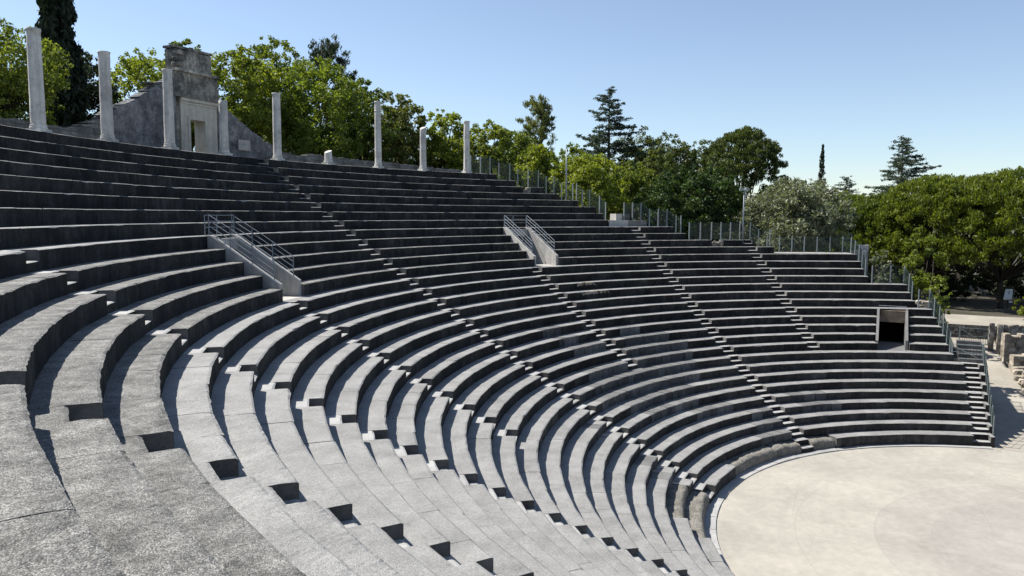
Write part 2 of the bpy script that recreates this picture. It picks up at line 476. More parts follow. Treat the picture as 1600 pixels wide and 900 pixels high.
# orchestra floor and kerb
def build_orchestra():
    vs, fs = [], []
    rs = [0.0, 4, 8, 11, 12.5, 13.95]
    n = 120
    for r in rs:
        for j in range(n):
            p = pol(r, j * 360 / n, FLOOR + 0.002 * mnoise.noise(Vector((r, j * 0.3, 0))))
            vs.append(tuple(p))
    for i in range(len(rs) - 1):
        for j in range(n):
            k = (j + 1) % n
            fs.append((i * n + j, (i + 1) * n + j, (i + 1) * n + k, i * n + k))
    tag(mesh_obj('orchestra_floor', vs, fs, M['orchestra']), kind='structure')
    # sandy ground beside the stage and the path climbing along the end of the seating
    vs, fs = [], []
    xs = [10.0 + 0.5 * k for k in range(0, 86)]
    ys = [-9, -7, -5, -4, -3, -2, -1.2, -0.8, -0.4, 0, 0.5, 1, 1.5, 2, 2.4, 2.62]
    for x in xs:
        for y in ys:
            yy = y
            if x > 20 and y < 0:
                lim = -9 + (8.6) * sstep((x - 20) / 3.5)
                yy = max(y, lim)
            yy += 0.08 * mnoise.noise(Vector((x * 0.6, y, 3.3))) if -8 < y < 2.4 else 0
            vs.append((x, yy, path_z(x) + 0.006 + (0.004 if math.hypot(x, yy) < 14.2 else 0) + 0.012 * mnoise.noise(Vector((x * 0.7, yy * 0.7, 1)))))
    ny = len(ys)
    for i in range(len(xs) - 1):
        for j in range(ny - 1):
            if math.hypot(xs[i], ys[j]) < 13.2: continue
            fs.append((i * ny + j, (i + 1) * ny + j, (i + 1) * ny + j + 1, i * ny + j + 1))
    tag(mesh_obj('path', vs, fs, M['path'], None, None, True), kind='structure')
    # cross road behind the gate
    vs, fs = [], []
    for k in range(0, 31):
        y = -5.5 + k * 0.4
        for q in range(4):
            x = 41.4 + q * 2.4 + (0.25 * mnoise.noise(Vector((y * 0.5, q, 0))) if q else 0)
            vs.append((x, y, 3.24))
    for k in range(30):
        for q in range(3):
            fs.append((k * 4 + q, k * 4 + q + 1, (k + 1) * 4 + q + 1, (k + 1) * 4 + q))
    tag(mesh_obj('road', vs, fs, M['path'], None, None, True), kind='structure')
    # kerb stones round the orchestra
    e = empty('orchestra_kerb', pol(13.8, 90, FLOOR), 'low pale stone kerb ring edging the orchestra floor', 'kerb')
    t = 11.4
    while t < 150:
        L = rnd.uniform(1.1, 2.0) / 13.75
        t1 = t + math.degrees(L)
        m = MB()
        n = 4
        h = 0.045 + rnd.uniform(-0.012, 0.012)
        for s in range(n):
            a0, a1 = t + 0.03 + (t1 - t - 0.06) * s / n, t + 0.03 + (t1 - t - 0.06) * (s + 1) / n
            ri, ro = 13.62, 14.15
            m.hexa([pol(ri, a0, FLOOR - 0.05), pol(ro, a0, FLOOR - 0.05), pol(ro, a1, FLOOR - 0.05), pol(ri, a1, FLOOR - 0.05), pol(ri + 0.015, a0, FLOOR + h), pol(ro, a0, FLOOR + h), pol(ro, a1, FLOOR + h), pol(ri + 0.015, a1, FLOOR + h)])
        m.build('kerb_stone', M['step'], e)
        t = t1
build_orchestra()

# ---------------------------------------------------------------- seat rows
ORD = ['', 'first', 'second', 'third', 'fourth', 'fifth', 'sixth', 'seventh', 'eighth', 'ninth', 'tenth', 'eleventh', 'twelfth', 'thirteenth', 'fourteenth', 'fifteenth', 'sixteenth', 'seventeenth', 'eighteenth', 'nineteenth', 'twentieth']
def ordinal(n):
    if n <= 20: return ORD[n]
    t, u = divmod(n, 10)
    return ['', '', 'twenty', 'thirty'][t] + ('-' + ORD[u] if u else '') if u else 'thirtieth'

END = {9: 12.0, 10: 11.9, 11: 11.9, 12: 12.0, 13: 12.3, 14: 12.35, 15: 14.4, 16: 14.3, 17: 14.4, 18: 19.34, 19: 19.3, 20: 19.25, 21: 19.4, 22: 30.2, 23: 32.5, 24: 41.46, 25: 42.6, 26: 51.2, 27: 51.1, 28: 51.5, 29: 53.2, 30: 55.1, 31: 56.5, 32: 59.6, 33: 61.4}
Y_END = 2.62
for i in range(1, 9):
    END[i] = math.degrees(math.asin(Y_END / ROW[i][0]))
def tmax(i):
    if i <= 12: return 150.0
    if i <= 18: return 165.0
    if i <= 23: return 178.0
    if i == 24: return 172.0
    return 168.0 - (i - 24) * 3.2

NOTCH_W, NOTCH_P = 0.78, 0.355
def stair_angles(i):
    r = ROW[i][0] + 0.2
    out = [(90.0)]
    out.append(130.2 + math.degrees(-0.286 / r))
    if i <= 25: out.append(44.8 + math.degrees(1.8168 / r))
    if 10 <= i <= 23: out.append(147.62 - math.degrees(0.131 / r))
    if 10 <= i <= 20: out.append(110.3 + (20 - i) * 0.075)
    if 10 <= i <= 20: out.append(68.8 + (20 - i) * 0.16)
    if 10 <= i <= 23: out.append(33.3 + max(0, 17 - i) * 0.09)
    if i <= 8: out.append(1.07 + math.degrees(2.9887 / r))
    return sorted(out)

# vomitory slots: name, point on axis, direction (deg), half width, rows cut
SLOTS = [dict(p=pol(30.4, 108.2), phi=100.0, w=0.95, rows=(21, 24)),
         dict(p=pol(30.4, 65.8), phi=66.0, w=1.02, rows=(21, 24)),
         dict(p=Vector((21.5, 7.4, 0)), phi=0.0, w=0.86, rows=(10, 13))]
def slot_cut(s, i):
    """angular interval removed from row i"""
    if not s['rows'][0] <= i <= s['rows'][1]: return None
    r = ROW[i][0] + 0.3
    d = Vector((math.cos(R_(s['phi'])), math.sin(R_(s['phi'])), 0))
    n = Vector((-d.y, d.x, 0))
    res = []
    for sg in (-1, 1):
        q = s['p'] + n * (s['w'] * sg)
        b = q.dot(d)
        c = q.x ** 2 + q.y ** 2 - r * r
        t = -b + math.sqrt(max(0, b * b - c))
        w = q + d * t
        res.append(math.degrees(math.atan2(w.y, w.x)))
    return min(res), max(res)

PATCH = {14: [(76, 80)], 13: [(62, 66), (74.7, 79)], 12: [(58, 67), (71.5, 78.6)], 11: [(56, 69)], 10: [(57, 81.5)], 9: [(58, 84)], 8: [(60, 86.5)], 7: [(64, 82), (93, 95)], 6: [(66, 80)], 5: [(38.5, 46.3), (60, 70)], 4: [(37, 45.5), (52, 58), (92, 96)], 3: [(51, 60), (94, 97)], 2: [(53, 62)]}
RUIN = {1: [(44.6, 76.6), (89.3, 110.5)], 2: [(94.4, 107.5)]}
GAPS = {23: [(36.7, 38.4)], 31: [(58.3, 59.3)]}

def hi_res(i, t):
    return 19 <= i <= 24 and t > 137

def jit(p, amp, sc):
    return amp * mnoise.noise(Vector(p) * sc)

def block(row, i, a0, a1, r0, r1, z0, z1, mats, name='stone_block', wear=1.0, near=False):
    """one curved seat stone; front face (r0) carries the weathered, shade-darkened riser material"""
    L = R_(a1 - a0) * r0
    n = max(2, int(L / (0.055 if near else 0.42)) + 1)
    gap = math.degrees((0.0008 if near else (0.014 if wear > 1.3 else 0.003)) / r0)
    dz, dr = rnd.uniform(-0.0025, 0.0025) * wear, rnd.uniform(-0.006, 0.006) * wear
    c, ch = rnd.uniform(0.035, 0.055), rnd.uniform(0.010, 0.018)
    vs, fs, mi = [], [], []
    if near:
        k = 7
        prof = [(0.0, z0 + 0.0), (0.0, z0 + (z1 - z0) * 0.5), (0.0, z1 - ch), (c, z1)] + [(c + (r1 - r0 - c) * q / k, z1) for q in range(1, k)] + [(r1 - r0, z1), (r1 - r0, z0)]
    else:
        prof = [(0.0, z0), (0.0, z1 - ch), (c, z1), (r1 - r0, z1), (r1 - r0, z0)]
    m = len(prof)
    amp = (0.009 if near else 0.006) * wear
    sk = 0.010 if near else 0.014
    e0, e1 = rnd.uniform(-sk, sk) * wear, rnd.uniform(-sk, sk) * wear
    hk = 0.0015 if near else 0.005
    h0, h1 = rnd.uniform(-hk, hk) * wear, rnd.uniform(-hk, hk) * wear
    am = (a0 + a1) / 2
    half = math.cos(R_((a1 - a0) / 2))
    for s in range(n + 1):
        a = a0 + gap + (a1 - a0 - 2 * gap) * s / n
        for q, (pr, pz) in enumerate(prof):
            r = r0 + pr
            fr = s / n
            if q < m - 2: r = r * (1 + 0.7 * (half * 1.0 / math.cos(R_(a - am)) - 1)) + dr + e0 * (1 - fr) + e1 * fr
            z = pz + (h0 * (1 - fr) + h1 * fr if 0 < q < m - 1 else 0)
            base = pol(r, a, z)
            if near and 1 <= q <= m - 3:
                w = jit(base, amp, 4.0) + jit(base, amp * 0.9, 13.0) + jit(base, amp * 0.6, 31.0)
                if q <= 2: r += w * 1.2
                if q >= 2: z += w * (1.0 if q > 3 else 1.3) - (abs(jit(base, 0.02, 9.0)) if q in (2, 3) else 0)
            elif 1 <= q <= 2:
                w = jit(base, amp * 1.6, 2.6)
                r += w
                z += 0.6 * w - (max(0.0, jit(base, 0.07, 2.2) - 0.012) if q == 1 else 0)
            if 0 < q < m - 1: z += dz
            vs.append(tuple(pol(r, a, z)))
    nr = 2 if near else 1
    for s in range(n):
        for q in range(m):
            q2 = (q + 1) % m
            fs.append((s * m + q, (s + 1) * m + q, (s + 1) * m + q2, s * m + q2))
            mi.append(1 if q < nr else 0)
    fs.append(tuple(range(m)))
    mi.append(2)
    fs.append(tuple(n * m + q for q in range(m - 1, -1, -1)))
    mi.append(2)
    return mesh_obj(name, vs, fs, mats, mi, row)

def ruin_piece(row, i, a0, a1):
    """eroded stretch of a seat row: a rounded mound of rubble and mortar"""
    r0, z1 = ROW[i]
    z0 = ROW[i - 1][1] if i > 1 else FLOOR
    n = max(10, int(R_(a1 - a0) * r0 / 0.06))
    W = ROW[i + 1][0] - r0 + 0.12
    H = z1 - z0
    Q = 22
    vs, fs = [], []
    for s in range(n + 1):
        a = a0 + (a1 - a0) * s / n
        e = 1.0
        lo = 0.06 * mnoise.noise(Vector((a * 0.35, i * 3.0, 0.5))) + 0.03 * mnoise.noise(Vector((a * 1.1, i * 3.0, 7.5)))
        for q in range(Q + 1):
            u = q / Q
            w = min(1.0, u / 0.6)
            rr = 0.06 + (0.26 * (1 - math.cos(w * math.pi / 2)) ** 1.6 if u <= 0.6 else 0.26 + (W - 0.32) * (u - 0.6) / 0.4)
            zz = z0 - 0.05 + (H * 0.9 + lo) * math.sin(w * math.pi / 2) ** 0.8 * e + 0.05
            b = pol(r0 + rr, a, zz)
            d = jit(b, 0.028, 3.0) + jit(b, 0.016, 9.0) + jit(b, 0.012, 24.0)
            vs.append(tuple(pol(r0 + rr - d * (1 - w), a, max(z0 - 0.05, zz + d * (0.35 + 0.65 * w)))))
    m = Q + 1
    for s in range(n):
        for q in range(Q):
            fs.append((s * m + q, (s + 1) * m + q, (s + 1) * m + q + 1, s * m + q + 1))
    fs.append(tuple(range(m)))
    fs.append(tuple(n * m + q for q in range(m - 1, -1, -1)))
    return mesh_obj('eroded_rubble', vs, fs, M['rubble'], None, row, False)

def subtract(iv, cuts):
    out = [iv]
    for c0, c1 in cuts:
        nx = []
        for a, b in out:
            if c1 <= a or c0 >= b:
                nx.append((a, b))
                continue
            if c0 > a + 0.05: nx.append((a, c0))
            if c1 < b - 0.05: nx.append((c1, b))
        out = nx
    return out

def build_rows():
    for i in range(1, 34):
        r0, z1 = ROW[i]
        z0 = (ROW[i - 1][1] if i > 1 else FLOOR) - 0.02
        r1 = ROW[i + 1][0] + 0.07 if i < 33 else 38.85
        h = z1 - z0
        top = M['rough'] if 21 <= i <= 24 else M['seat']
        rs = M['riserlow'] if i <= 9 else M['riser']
        extra = ''
        if i == 1: extra = ', partly eroded to rubble'
        elif i == 33: extra = ', topmost, below the columns'
        elif i == 2: extra = ', with a short crumbled stretch'
        lab = ('weathered curved' if not extra else 'curved') + ' stone seat row, ' + ordinal(i) + ' up from the orchestra' + extra
        row = empty('seat_row', pol(r0, 90, z0), lab, 'seat row', 'curved stone seat rows of the theatre')
        cuts = [c for c in (slot_cut(s, i) for s in SLOTS) if c] + GAPS.get(i, [])
        st = []
        for t in stair_angles(i):
            hw = math.degrees(NOTCH_W / 2 / r0)
            if t - hw > END[i] - 0.3 and t + hw < tmax(i): st.append((t - hw, t + hw))
        ru = RUIN.get(i, [])
        pa = PATCH.get(i, [])
        pieces = subtract((END[i], tmax(i)), cuts + st + ru)
        seg = []
        for a, b in pieces:
            marks = [a, b]
            for p0, p1 in pa:
                for p in (p0, p1):
                    if a + 0.5 < p < b - 0.5: marks.append(p)
            marks = sorted(marks)
            for u, v in zip(marks[:-1], marks[1:]):
                mid = (u + v) / 2
                seg.append((u, v, any(p0 < mid < p1 for p0, p1 in pa)))
        for a, b, new in seg:
            t = a
            while t < b - 1e-6:
                ln = rnd.uniform(0.55, 0.72) if new else rnd.uniform(1.25, 2.2)
                t1 = t + math.degrees(ln / r0)
                if b - t1 < math.degrees((0.4 if new else 0.6) / r0): t1 = b
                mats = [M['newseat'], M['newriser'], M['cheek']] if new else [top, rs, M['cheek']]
                block(row, i, t, t1, r0, r1, z0, z1, mats, wear=1.6 if new else 1.0, near=hi_res(i, (t + t1) / 2))
                t = t1
        for a, b in st:
            nr = hi_res(i, a)
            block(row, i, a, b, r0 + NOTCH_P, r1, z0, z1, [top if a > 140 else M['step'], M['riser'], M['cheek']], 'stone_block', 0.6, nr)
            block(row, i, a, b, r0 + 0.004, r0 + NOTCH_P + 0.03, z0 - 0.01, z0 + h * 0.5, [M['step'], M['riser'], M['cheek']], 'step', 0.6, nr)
        for a, b in [p for r_ in ru for p in subtract(r_, st)]:
            if b - a < 0.6: continue
            t = a
            while t < b - 1e-6:
                t1 = b
                ruin_piece(row, i, t, t1)
                t = t1
        # a short isolated stretch past a gap is already part of the loop above
build_rows()
def edge_damage(i, a0, a1):
    """pale crumbled stretch of a seat's front edge"""
    row = [o for o in bpy.data.objects if o.get('label', '').find(' ' + ordinal(i) + ' up') > 0][0]
    r0, z1 = ROW[i]
    n, Q = 90, 9
    vs, fs = [], []
    for s in range(n + 1):
        a = a0 + (a1 - a0) * s / n
        e = math.sin(math.pi * s / n) ** 0.5
        for q in range(Q + 1):
            u = q / Q
            r = r0 - 0.03 + (0.0 if u < 0.5 else (u - 0.5) * 0.5)
            z = z1 - 0.16 + 0.15 * min(1, u / 0.5)
            b = pol(r, a, z)
            d = jit(b, 0.05, 6) + jit(b, 0.04, 15)
            vs.append(tuple(pol(r + 0.08 * (1 - e) + d * 0.5, a, z - 0.10 * (1 - e) + d * (0.8 if u > 0.3 else 2.0) + 0.015 * e)))
    m = Q + 1
    for s in range(n):
        for q in range(Q):
            fs.append((s * m + q, (s + 1) * m + q, (s + 1) * m + q + 1, s * m + q + 1))
    mesh_obj('crumbled_edge', vs, fs, M['ruin'], None, row)
edge_damage(18, 61.0, 65.6)
edge_damage(17, 60.0, 66.6)

# ---------------------------------------------------------------- vomitory walls and rails
def slot_frame(s):
    d = Vector((math.cos(R_(s['phi'])), math.sin(R_(s['phi'])), 0))
    n = Vector((-d.y, d.x, 0))
    return d, n

def vomitory(s, where, floor_row, back_row, rails=True):
    d, n = slot_frame(s)
    w = s['w']
    r_in = ROW[s['rows'][0]][0]
    r_out = ROW[back_row][0] + 0.05
    def along(r, off):
        q = s['p'] + n * off
        b = q.dot(d)
        c = q.x ** 2 + q.y ** 2 - r * r
        return -b + math.sqrt(max(0, b * b - c))
    base = s['p'] + d * along(r_in, 0)
    zf = ROW[floor_row][1]
    thing = empty('entrance_stairwell', (base.x, base.y, zf), 'sunken concrete entrance stairwell with sloping side walls ' + where, 'stairwell', 'entrance stairwells cut through the seats')
    th = 0.2 if rails else 0.13
    for sg in (-1, 1):
        m = MB()
        o0, o1 = sorted((sg * (w - th), sg * (w + 0.015)))
        s0, s1 = along(r_in, sg * w) + 0.1, along(r_out, sg * w)
        k = 14
        ring = []
        for q in range(k + 1):
            t = s0 + (s1 - s0) * q / k
            pt = s['p'] + n * (sg * w) + d * t
            zt = slope_z(math.hypot(pt.x, pt.y)) + 0.10
            zt = min(zt, ROW[back_row][1] + 0.02)
            ring.append((t, zt))
        vs, fs = [], []
        for t, zt in ring:
            for off, z in ((o0, zf - 0.3), (o1, zf - 0.3), (o1, zt), (o0, zt)):
                pnt = s['p'] + n * off + d * t
                vs.append((pnt.x, pnt.y, z))
        for q in range(k):
            for e in range(4):
                e2 = (e + 1) % 4
                fs.append((q * 4 + e, (q + 1) * 4 + e, (q + 1) * 4 + e2, q * 4 + e2))
        fs.append((0, 1, 2, 3))
        fs.append((k * 4 + 3, k * 4 + 2, k * 4 + 1, k * 4))
        m.add(vs, fs)
        m.build('side_wall', M['concrete'] if rails else M['newseat'], thing)
    # floor slab
    s1 = along(r_out, 0)
    m = MB()
    m.box(Vector((s['p'].x, s['p'].y, 0)), d, n, Z, along(r_in, 0) - 0.02, s1 + 0.1, -w, w, zf - 0.3, zf + 0.006)
    m.build('landing', M['concrete'] if rails else M['newseat'], thing)
    # back wall with doorway
    zt = ROW[back_row][1]
    m = MB()
    o = Vector((s['p'].x, s['p'].y, 0))
    m.box(o, d, n, Z, s1 - 0.28, s1 + 0.05, -w + th, w - th, zf + 1.75 if rails else zf + 1.30, zt - 0.12)
    m.build('lintel', M['lintel'] if not rails else M['concrete'], thing)
    # passage behind the doorway, its darkness put into near-black walls
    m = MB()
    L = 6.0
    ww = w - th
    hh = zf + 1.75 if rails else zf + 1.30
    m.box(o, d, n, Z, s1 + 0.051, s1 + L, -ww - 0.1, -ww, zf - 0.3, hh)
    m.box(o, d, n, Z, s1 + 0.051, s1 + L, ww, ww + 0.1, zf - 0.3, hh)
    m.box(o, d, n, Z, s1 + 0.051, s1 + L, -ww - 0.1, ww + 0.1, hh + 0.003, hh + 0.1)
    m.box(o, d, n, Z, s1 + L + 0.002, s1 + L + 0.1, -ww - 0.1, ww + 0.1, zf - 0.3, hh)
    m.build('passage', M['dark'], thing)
    # handrails
    if rails:
        for sg in (-1, 1):
            off = sg * (w - th * 0.5)
            s0, s1_ = along(r_in, sg * w) + 0.35, along(r_out, sg * w) - 0.05
            def pt(t, h):
                p = s['p'] + n * off + d * t
                pe = s['p'] + n * (sg * w) + d * t
                return Vector((p.x, p.y, min(slope_z(math.hypot(pe.x, pe.y)) + 0.10, ROW[back_row][1] + 0.02) + h))
            rl = None
            for q in range(4):
                t = s0 + (s1_ - s0) * q / 3
                MB().tube([pt(t, -0.05), pt(t, 0.74)], 0.02, 6).build('rail_post', M['rail'], thing)
            for h in (0.14, 0.34, 0.54, 0.74):
                MB().tube([pt(s0, h), pt((s0 + s1_) / 2, h), pt(s1_, h)], 0.014, 6).build('handrail', M['rail'], thing)
        for h in (0.3, 0.52, 0.74):
            a = s['p'] + n * (w - th * 0.5) + d * (along(r_out, 0) - 0.02)
            b = s['p'] - n * (w - th * 0.5) + d * (along(r_out, 0) - 0.02)
            MB().tube([(a.x, a.y, zt + h), (b.x, b.y, zt + h)], 0.014, 6).build('handrail', M['rail'], thing)
        for k in (-1, 0.2, 1):
            a = s['p'] + n * (w - th * 0.5) * k + d * (along(r_out, 0) - 0.02)
            MB().tube([(a.x, a.y, zt - 0.15), (a.x, a.y, zt + 0.75)], 0.02, 6).build('rail_post', M['rail'], thing)
    else:
        for h in (0.10, 0.28):
            a = s['p'] + n * (w - th * 0.5) + d * (s1 - 0.1)
            b = s['p'] - n * (w - th * 0.5) + d * (s1 - 0.1)
            MB().tube([(a.x, a.y, zt - 0.12 + h), (b.x, b.y, zt - 0.12 + h)], 0.02, 6).build('handrail', M['rail'], thing)
    return thing
vomitory(SLOTS[0], 'opposite the tall ruined gateway', 20, 25)
vomitory(SLOTS[1], 'midway round the seats', 20, 25)
vomitory(SLOTS[2], 'whose dark doorway faces the orchestra', 9, 14, False)

# ---------------------------------------------------------------- side strip: end wall, upper side steps, platform
def end_wall():
    # retaining wall closing the end of the lowest rows along the path
    vs, fs = [], []
    xs = []
    for i in range(1, 9):
        x = math.sqrt(ROW[i][0] ** 2 - Y_END ** 2)
        zt = (ROW[i - 1][1] if i > 1 else FLOOR + 0.1) - 0.03
        xs.append((x + 0.03, zt))
    m = MB()
    for (x0, z0), (x1, z1) in zip(xs[:-1], xs[1:]):
        m.box(Vector((0, 0, 0)), X, Y, Z, x0, x1 + 0.0, Y_END - 0.015, Y_END + 0.35, 0.2, z0)
    m.box(Vector((0, 0, 0)), X, Y, Z, xs[-1][0], 27.0, Y_END - 0.015, Y_END + 0.35, 0.2, xs[-1][1])
    w = m.build('retaining_wall', M['wallstone'], None, False, (14.5, Y_END, 0.3))
    tag(w, 'stone retaining wall closing the end of the lowest seat rows along the path', 'wall')
    # narrow side steps continuing upward, tree shade put into their dark stone colour
    e = empty('side_steps', (19.6, 3.2, ROW[8][1]), 'narrow stone side steps behind a wire gate above the end of the lower rows', 'steps')
    for k in range(5):
        x0 = 19.55 + k * 0.42
        zt = ROW[8][1] + 0.2 + k * 0.2
        MB().box(Vector((0, 0, 0)), X, Y, Z, x0, x0 + 0.5, 2.66, 3.9, zt - 0.6, zt).build('step', M['cheek'], e)
end_wall()

def platform():
    vs, fs = [], []
    n = 26
    for k in range(n + 1):
        a = 19.45 + (30.15 - 19.45) * k / n
        for r, z in ((29.83, 9.2), (29.83, ROW[21][1] + 0.012), (31.6, ROW[21][1] + 0.012), (31.6, 8.2)):
            vs.append(tuple(pol(r, a, z)))
    for k in range(n):
        for q in range(3):
            fs.append((k * 4 + q, (k + 1) * 4 + q, (k + 1) * 4 + q + 1, k * 4 + q + 1))
    fs.append((0, 1, 2, 3)); fs.append((n * 4 + 3, n * 4 + 2, n * 4 + 1, n * 4))
    o = mesh_obj('viewing_platform', vs, fs, M['platform'], None, None, False, pol(30.7, 25, 9.2))
    tag(o, 'bright sunlit concrete platform at the fenced end of the upper rows', 'platform')
    # truncated concrete steps at the broken end of the upper rows
    e = empty('broken_steps', pol(33.0, 48, ROW[25][1]), 'pale concrete stub of steps at the broken end of the upper rows', 'steps')
    def arc(a0, a1, r0, r1, z0, z1, mat):
        m = MB(); n = 4
        for k in range(n):
            b0, b1 = a0 + (a1 - a0) * k / n, a0 + (a1 - a0) * (k + 1) / n
            m.hexa([pol(r0, b0, z0), pol(r1, b0, z0), pol(r1, b1, z0), pol(r0, b1, z0), pol(r0, b0, z1), pol(r1, b0, z1), pol(r1, b1, z1), pol(r0, b1, z1)])
        m.build('step', mat, e)
    arc(48.4, 51.1, 32.75, 33.6, ROW[25][1] - 0.1, ROW[26][1] - 0.02, M['concrete'])
    arc(45.6, 48.3, 32.85, 33.7, ROW[25][1] - 0.1, ROW[26][1] - 0.02, M['wallstone'])
    arc(48.6, 49.5, 33.4, 34.2, ROW[26][1] - 0.4, ROW[27][1] - 0.02, M['concrete'])
    arc(47.4, 48.5, 33.5, 34.2, ROW[26][1] - 0.4, ROW[27][1] - 0.02, M['wallstone'])
    # stub of stair block behind the platform end
    m = MB()
    q = pol(31.9, 17.2, 0)
    m.box(Vector((q.x, q.y, 0)), X, Y, Z, -0.4, 0.5, -0.4, 0.3, 7.0, 10.0)
    m.box(Vector((q.x, q.y, 0)), X, Y, Z, -0.9, -0.402, -0.3, 0.7, 7.0, 9.6)
    tag(m.build('masonry_stub', M['concrete'], None, False, (q.x, q.y, 8.0)), 'stepped masonry stub behind the platform fence under the umbrella pines', 'masonry')
platform()

# rubble in the broken gaps
def boulder(c, sx, sy, sz, seed, sub=2):
    import bmesh
    bm = bmesh.new()
    bmesh.ops.create_icosphere(bm, subdivisions=sub, radius=1.0)
    vs = []
    for v in bm.verts:
        p = v.co.copy()
        q = Vector((max(-0.72, min(0.72, p.x)), max(-0.72, min(0.72, p.y)), max(-0.7, min(0.7, p.z))))
        k = 1 + 0.22 * mnoise.noise(p * 1.6 + Vector((seed * 3.1, seed, 0))) + 0.1 * mnoise.noise(p * 4 + Vector((seed, 0, 0)))
        vs.append((c[0] + q.x * sx * k * 1.3, c[1] + q.y * sy * k * 1.3, c[2] + q.z * sz * k * 1.3))
    fs = [tuple(v.index for v in f.verts) for f in bm.faces]
    bm.free()
    return vs, fs

def rubble_pile(name, pts, label, mat, group=None):
    o = None
    e = empty(name, pts[0][0], label, 'rubble', group)
    for k, (c, s) in enumerate(pts):
        vs, fs = boulder(c, s * rnd.uniform(0.8, 1.3), s * rnd.uniform(0.8, 1.3), s * rnd.uniform(0.55, 0.9), k + rnd.random() * 9)
        mesh_obj('stone', vs, fs, mat, None, e)
rubble_pile('rubble_pile', [(pol(30.9 + rnd.uniform(-.2, .4), 36.7 + rnd.random() * 1.7, 10.0 + rnd.uniform(-.1, .25)), rnd.uniform(0.12, 0.26)) for k in range(12)], 'pale broken stones filling the gap in the twenty-third row', M['ruin'])
rubble_pile('rubble_pile', [(pol(36.7 + rnd.uniform(-.2, .3), 58.2 + rnd.random() * 1.2, 13.7 + rnd.uniform(-.1, .25)), rnd.uniform(0.12, 0.24)) for k in range(9)], 'pale broken stones filling the gap in the thirty-first row', M['ruin'])
rubble_pile('rubble_pile', [(pol(25.2 + rnd.uniform(-.4, .8), 12.0 + rnd.random() * 2.0, 6.35 + rnd.uniform(-.1, .25)), rnd.uniform(0.12, 0.3)) for k in range(16)], 'heap of whitish stones beside the fence above the doorway row end', M['ruin'])

# ---------------------------------------------------------------- columns
COLS = [(110.03, 3.62, 0.49), (104.46, 3.58, 0.47), (98.83, 3.56, 0.45), (93.42, 2.77, 0.45), (87.73, 3.58, 0.45), (81.96, 0.85, 0.46), (75.98, 4.1, 0.43), (70.41, 2.9, 0.44), (64.85, 3.54, 0.44)]
COLLAB = ['tall pale stone column beside the big cypress',
          'mottled pale stone column before the dark evergreen oak and ruined wall end',
          'pale stone column standing before the left jamb of the ruined gateway',
          'shorter pale stone column standing at the right of the ruined gateway',
          'dark-streaked tall column past the ruined gateway, beside the low wall',
          'low broken column stump between the tall columns',
          'grey tallest slender column with a dark ring below its top',
          'short column with a slanting broken top between two tall ones',
          'tall pale column at the end of the colonnade, beside the wire fence']
def column(deg, H, dia, k):
    p = pol(38.15, deg, ROW[33][1])
    e = empty('stone_column', p, COLLAB[k], 'column', 'columns of the portico')
    # plinth and moulded base
    d, n = pol(1, deg), pol(1, deg + 90)
    plinth = MB().box(Vector((p.x, p.y, 0)), d, n, Z, -dia * 0.6, dia * 0.6, -dia * 0.6, dia * 0.6, p.z - 0.02, p.z + 0.12)
    plinth = plinth.build('plinth', M['column'], e)
    def lathe(prof, name, N=28, rough=0.0, top=0.0, par=None):
        vs, fs = [], []
        for r, z in prof:
            for j in range(N):
                a = 2 * math.pi * j / N
                q = Vector((math.cos(a), math.sin(a), 0))
                w = rough * mnoise.noise(Vector((q.x * 2, q.y * 2, z * 3 + k * 7))) + rough * 0.6 * mnoise.noise(Vector((q.x * 5, q.y * 5, z * 9 + k * 7)))
                zz = z
                if top and z == prof[-1][1]: zz += top * q.x + 0.04 * mnoise.noise(q * 3 + Vector((k, 0, 0)))
                vs.append((p.x + q.x * (r + w), p.y + q.y * (r + w), p.z + zz))
        m = len(prof)
        for i in range(m - 1):
            for j in range(N):
                j2 = (j + 1) % N
                fs.append((i * N + j, i * N + j2, (i + 1) * N + j2, (i + 1) * N + j))
        fs.append(tuple(range(N - 1, -1, -1)))
        fs.append(tuple((m - 1) * N + j for j in range(N)))
        o = mesh_obj(name, vs, fs, M['column'], None, par or e, True)
        o.data.polygons[len(o.data.polygons) - 1].use_smooth = False
        return o
    R = dia / 2
    lathe([(R * 1.14, 0.121), (R * 1.2, 0.15), (R * 1.18, 0.185), (R * 1.1, 0.205), (R * 1.08, 0.225), (R * 1.13, 0.245), (R * 1.12, 0.265), (R * 1.04, 0.28)], 'base_moulding', par=plinth)
    prof = [(R * 1.04, 0.281), (R, 0.33)]
    nseg = max(3, int(H * 5))
    for q in range(1, nseg + 1):
        u = q / nseg
        prof.append((R * (1 - 0.09 * u), 0.33 + (H - 0.40) * u))
    if H > 3:
        prof += [(R * 0.97, H - 0.05), (R * 1.0, H - 0.02), (R * 1.0, H + 0.03)]
    shaft = lathe(prof, 'shaft', rough=0.012, top=(0.09 if k in (7, 5) else 0.0))
    if k == 6:
        lathe([(R * 0.93, H - 0.62), (R * 1.0, H - 0.60), (R * 1.0, H - 0.54), (R * 0.93, H - 0.52)], 'ring', par=shaft)
for k, (deg, H, dia) in enumerate(COLS):
    column(deg, H, dia, k)

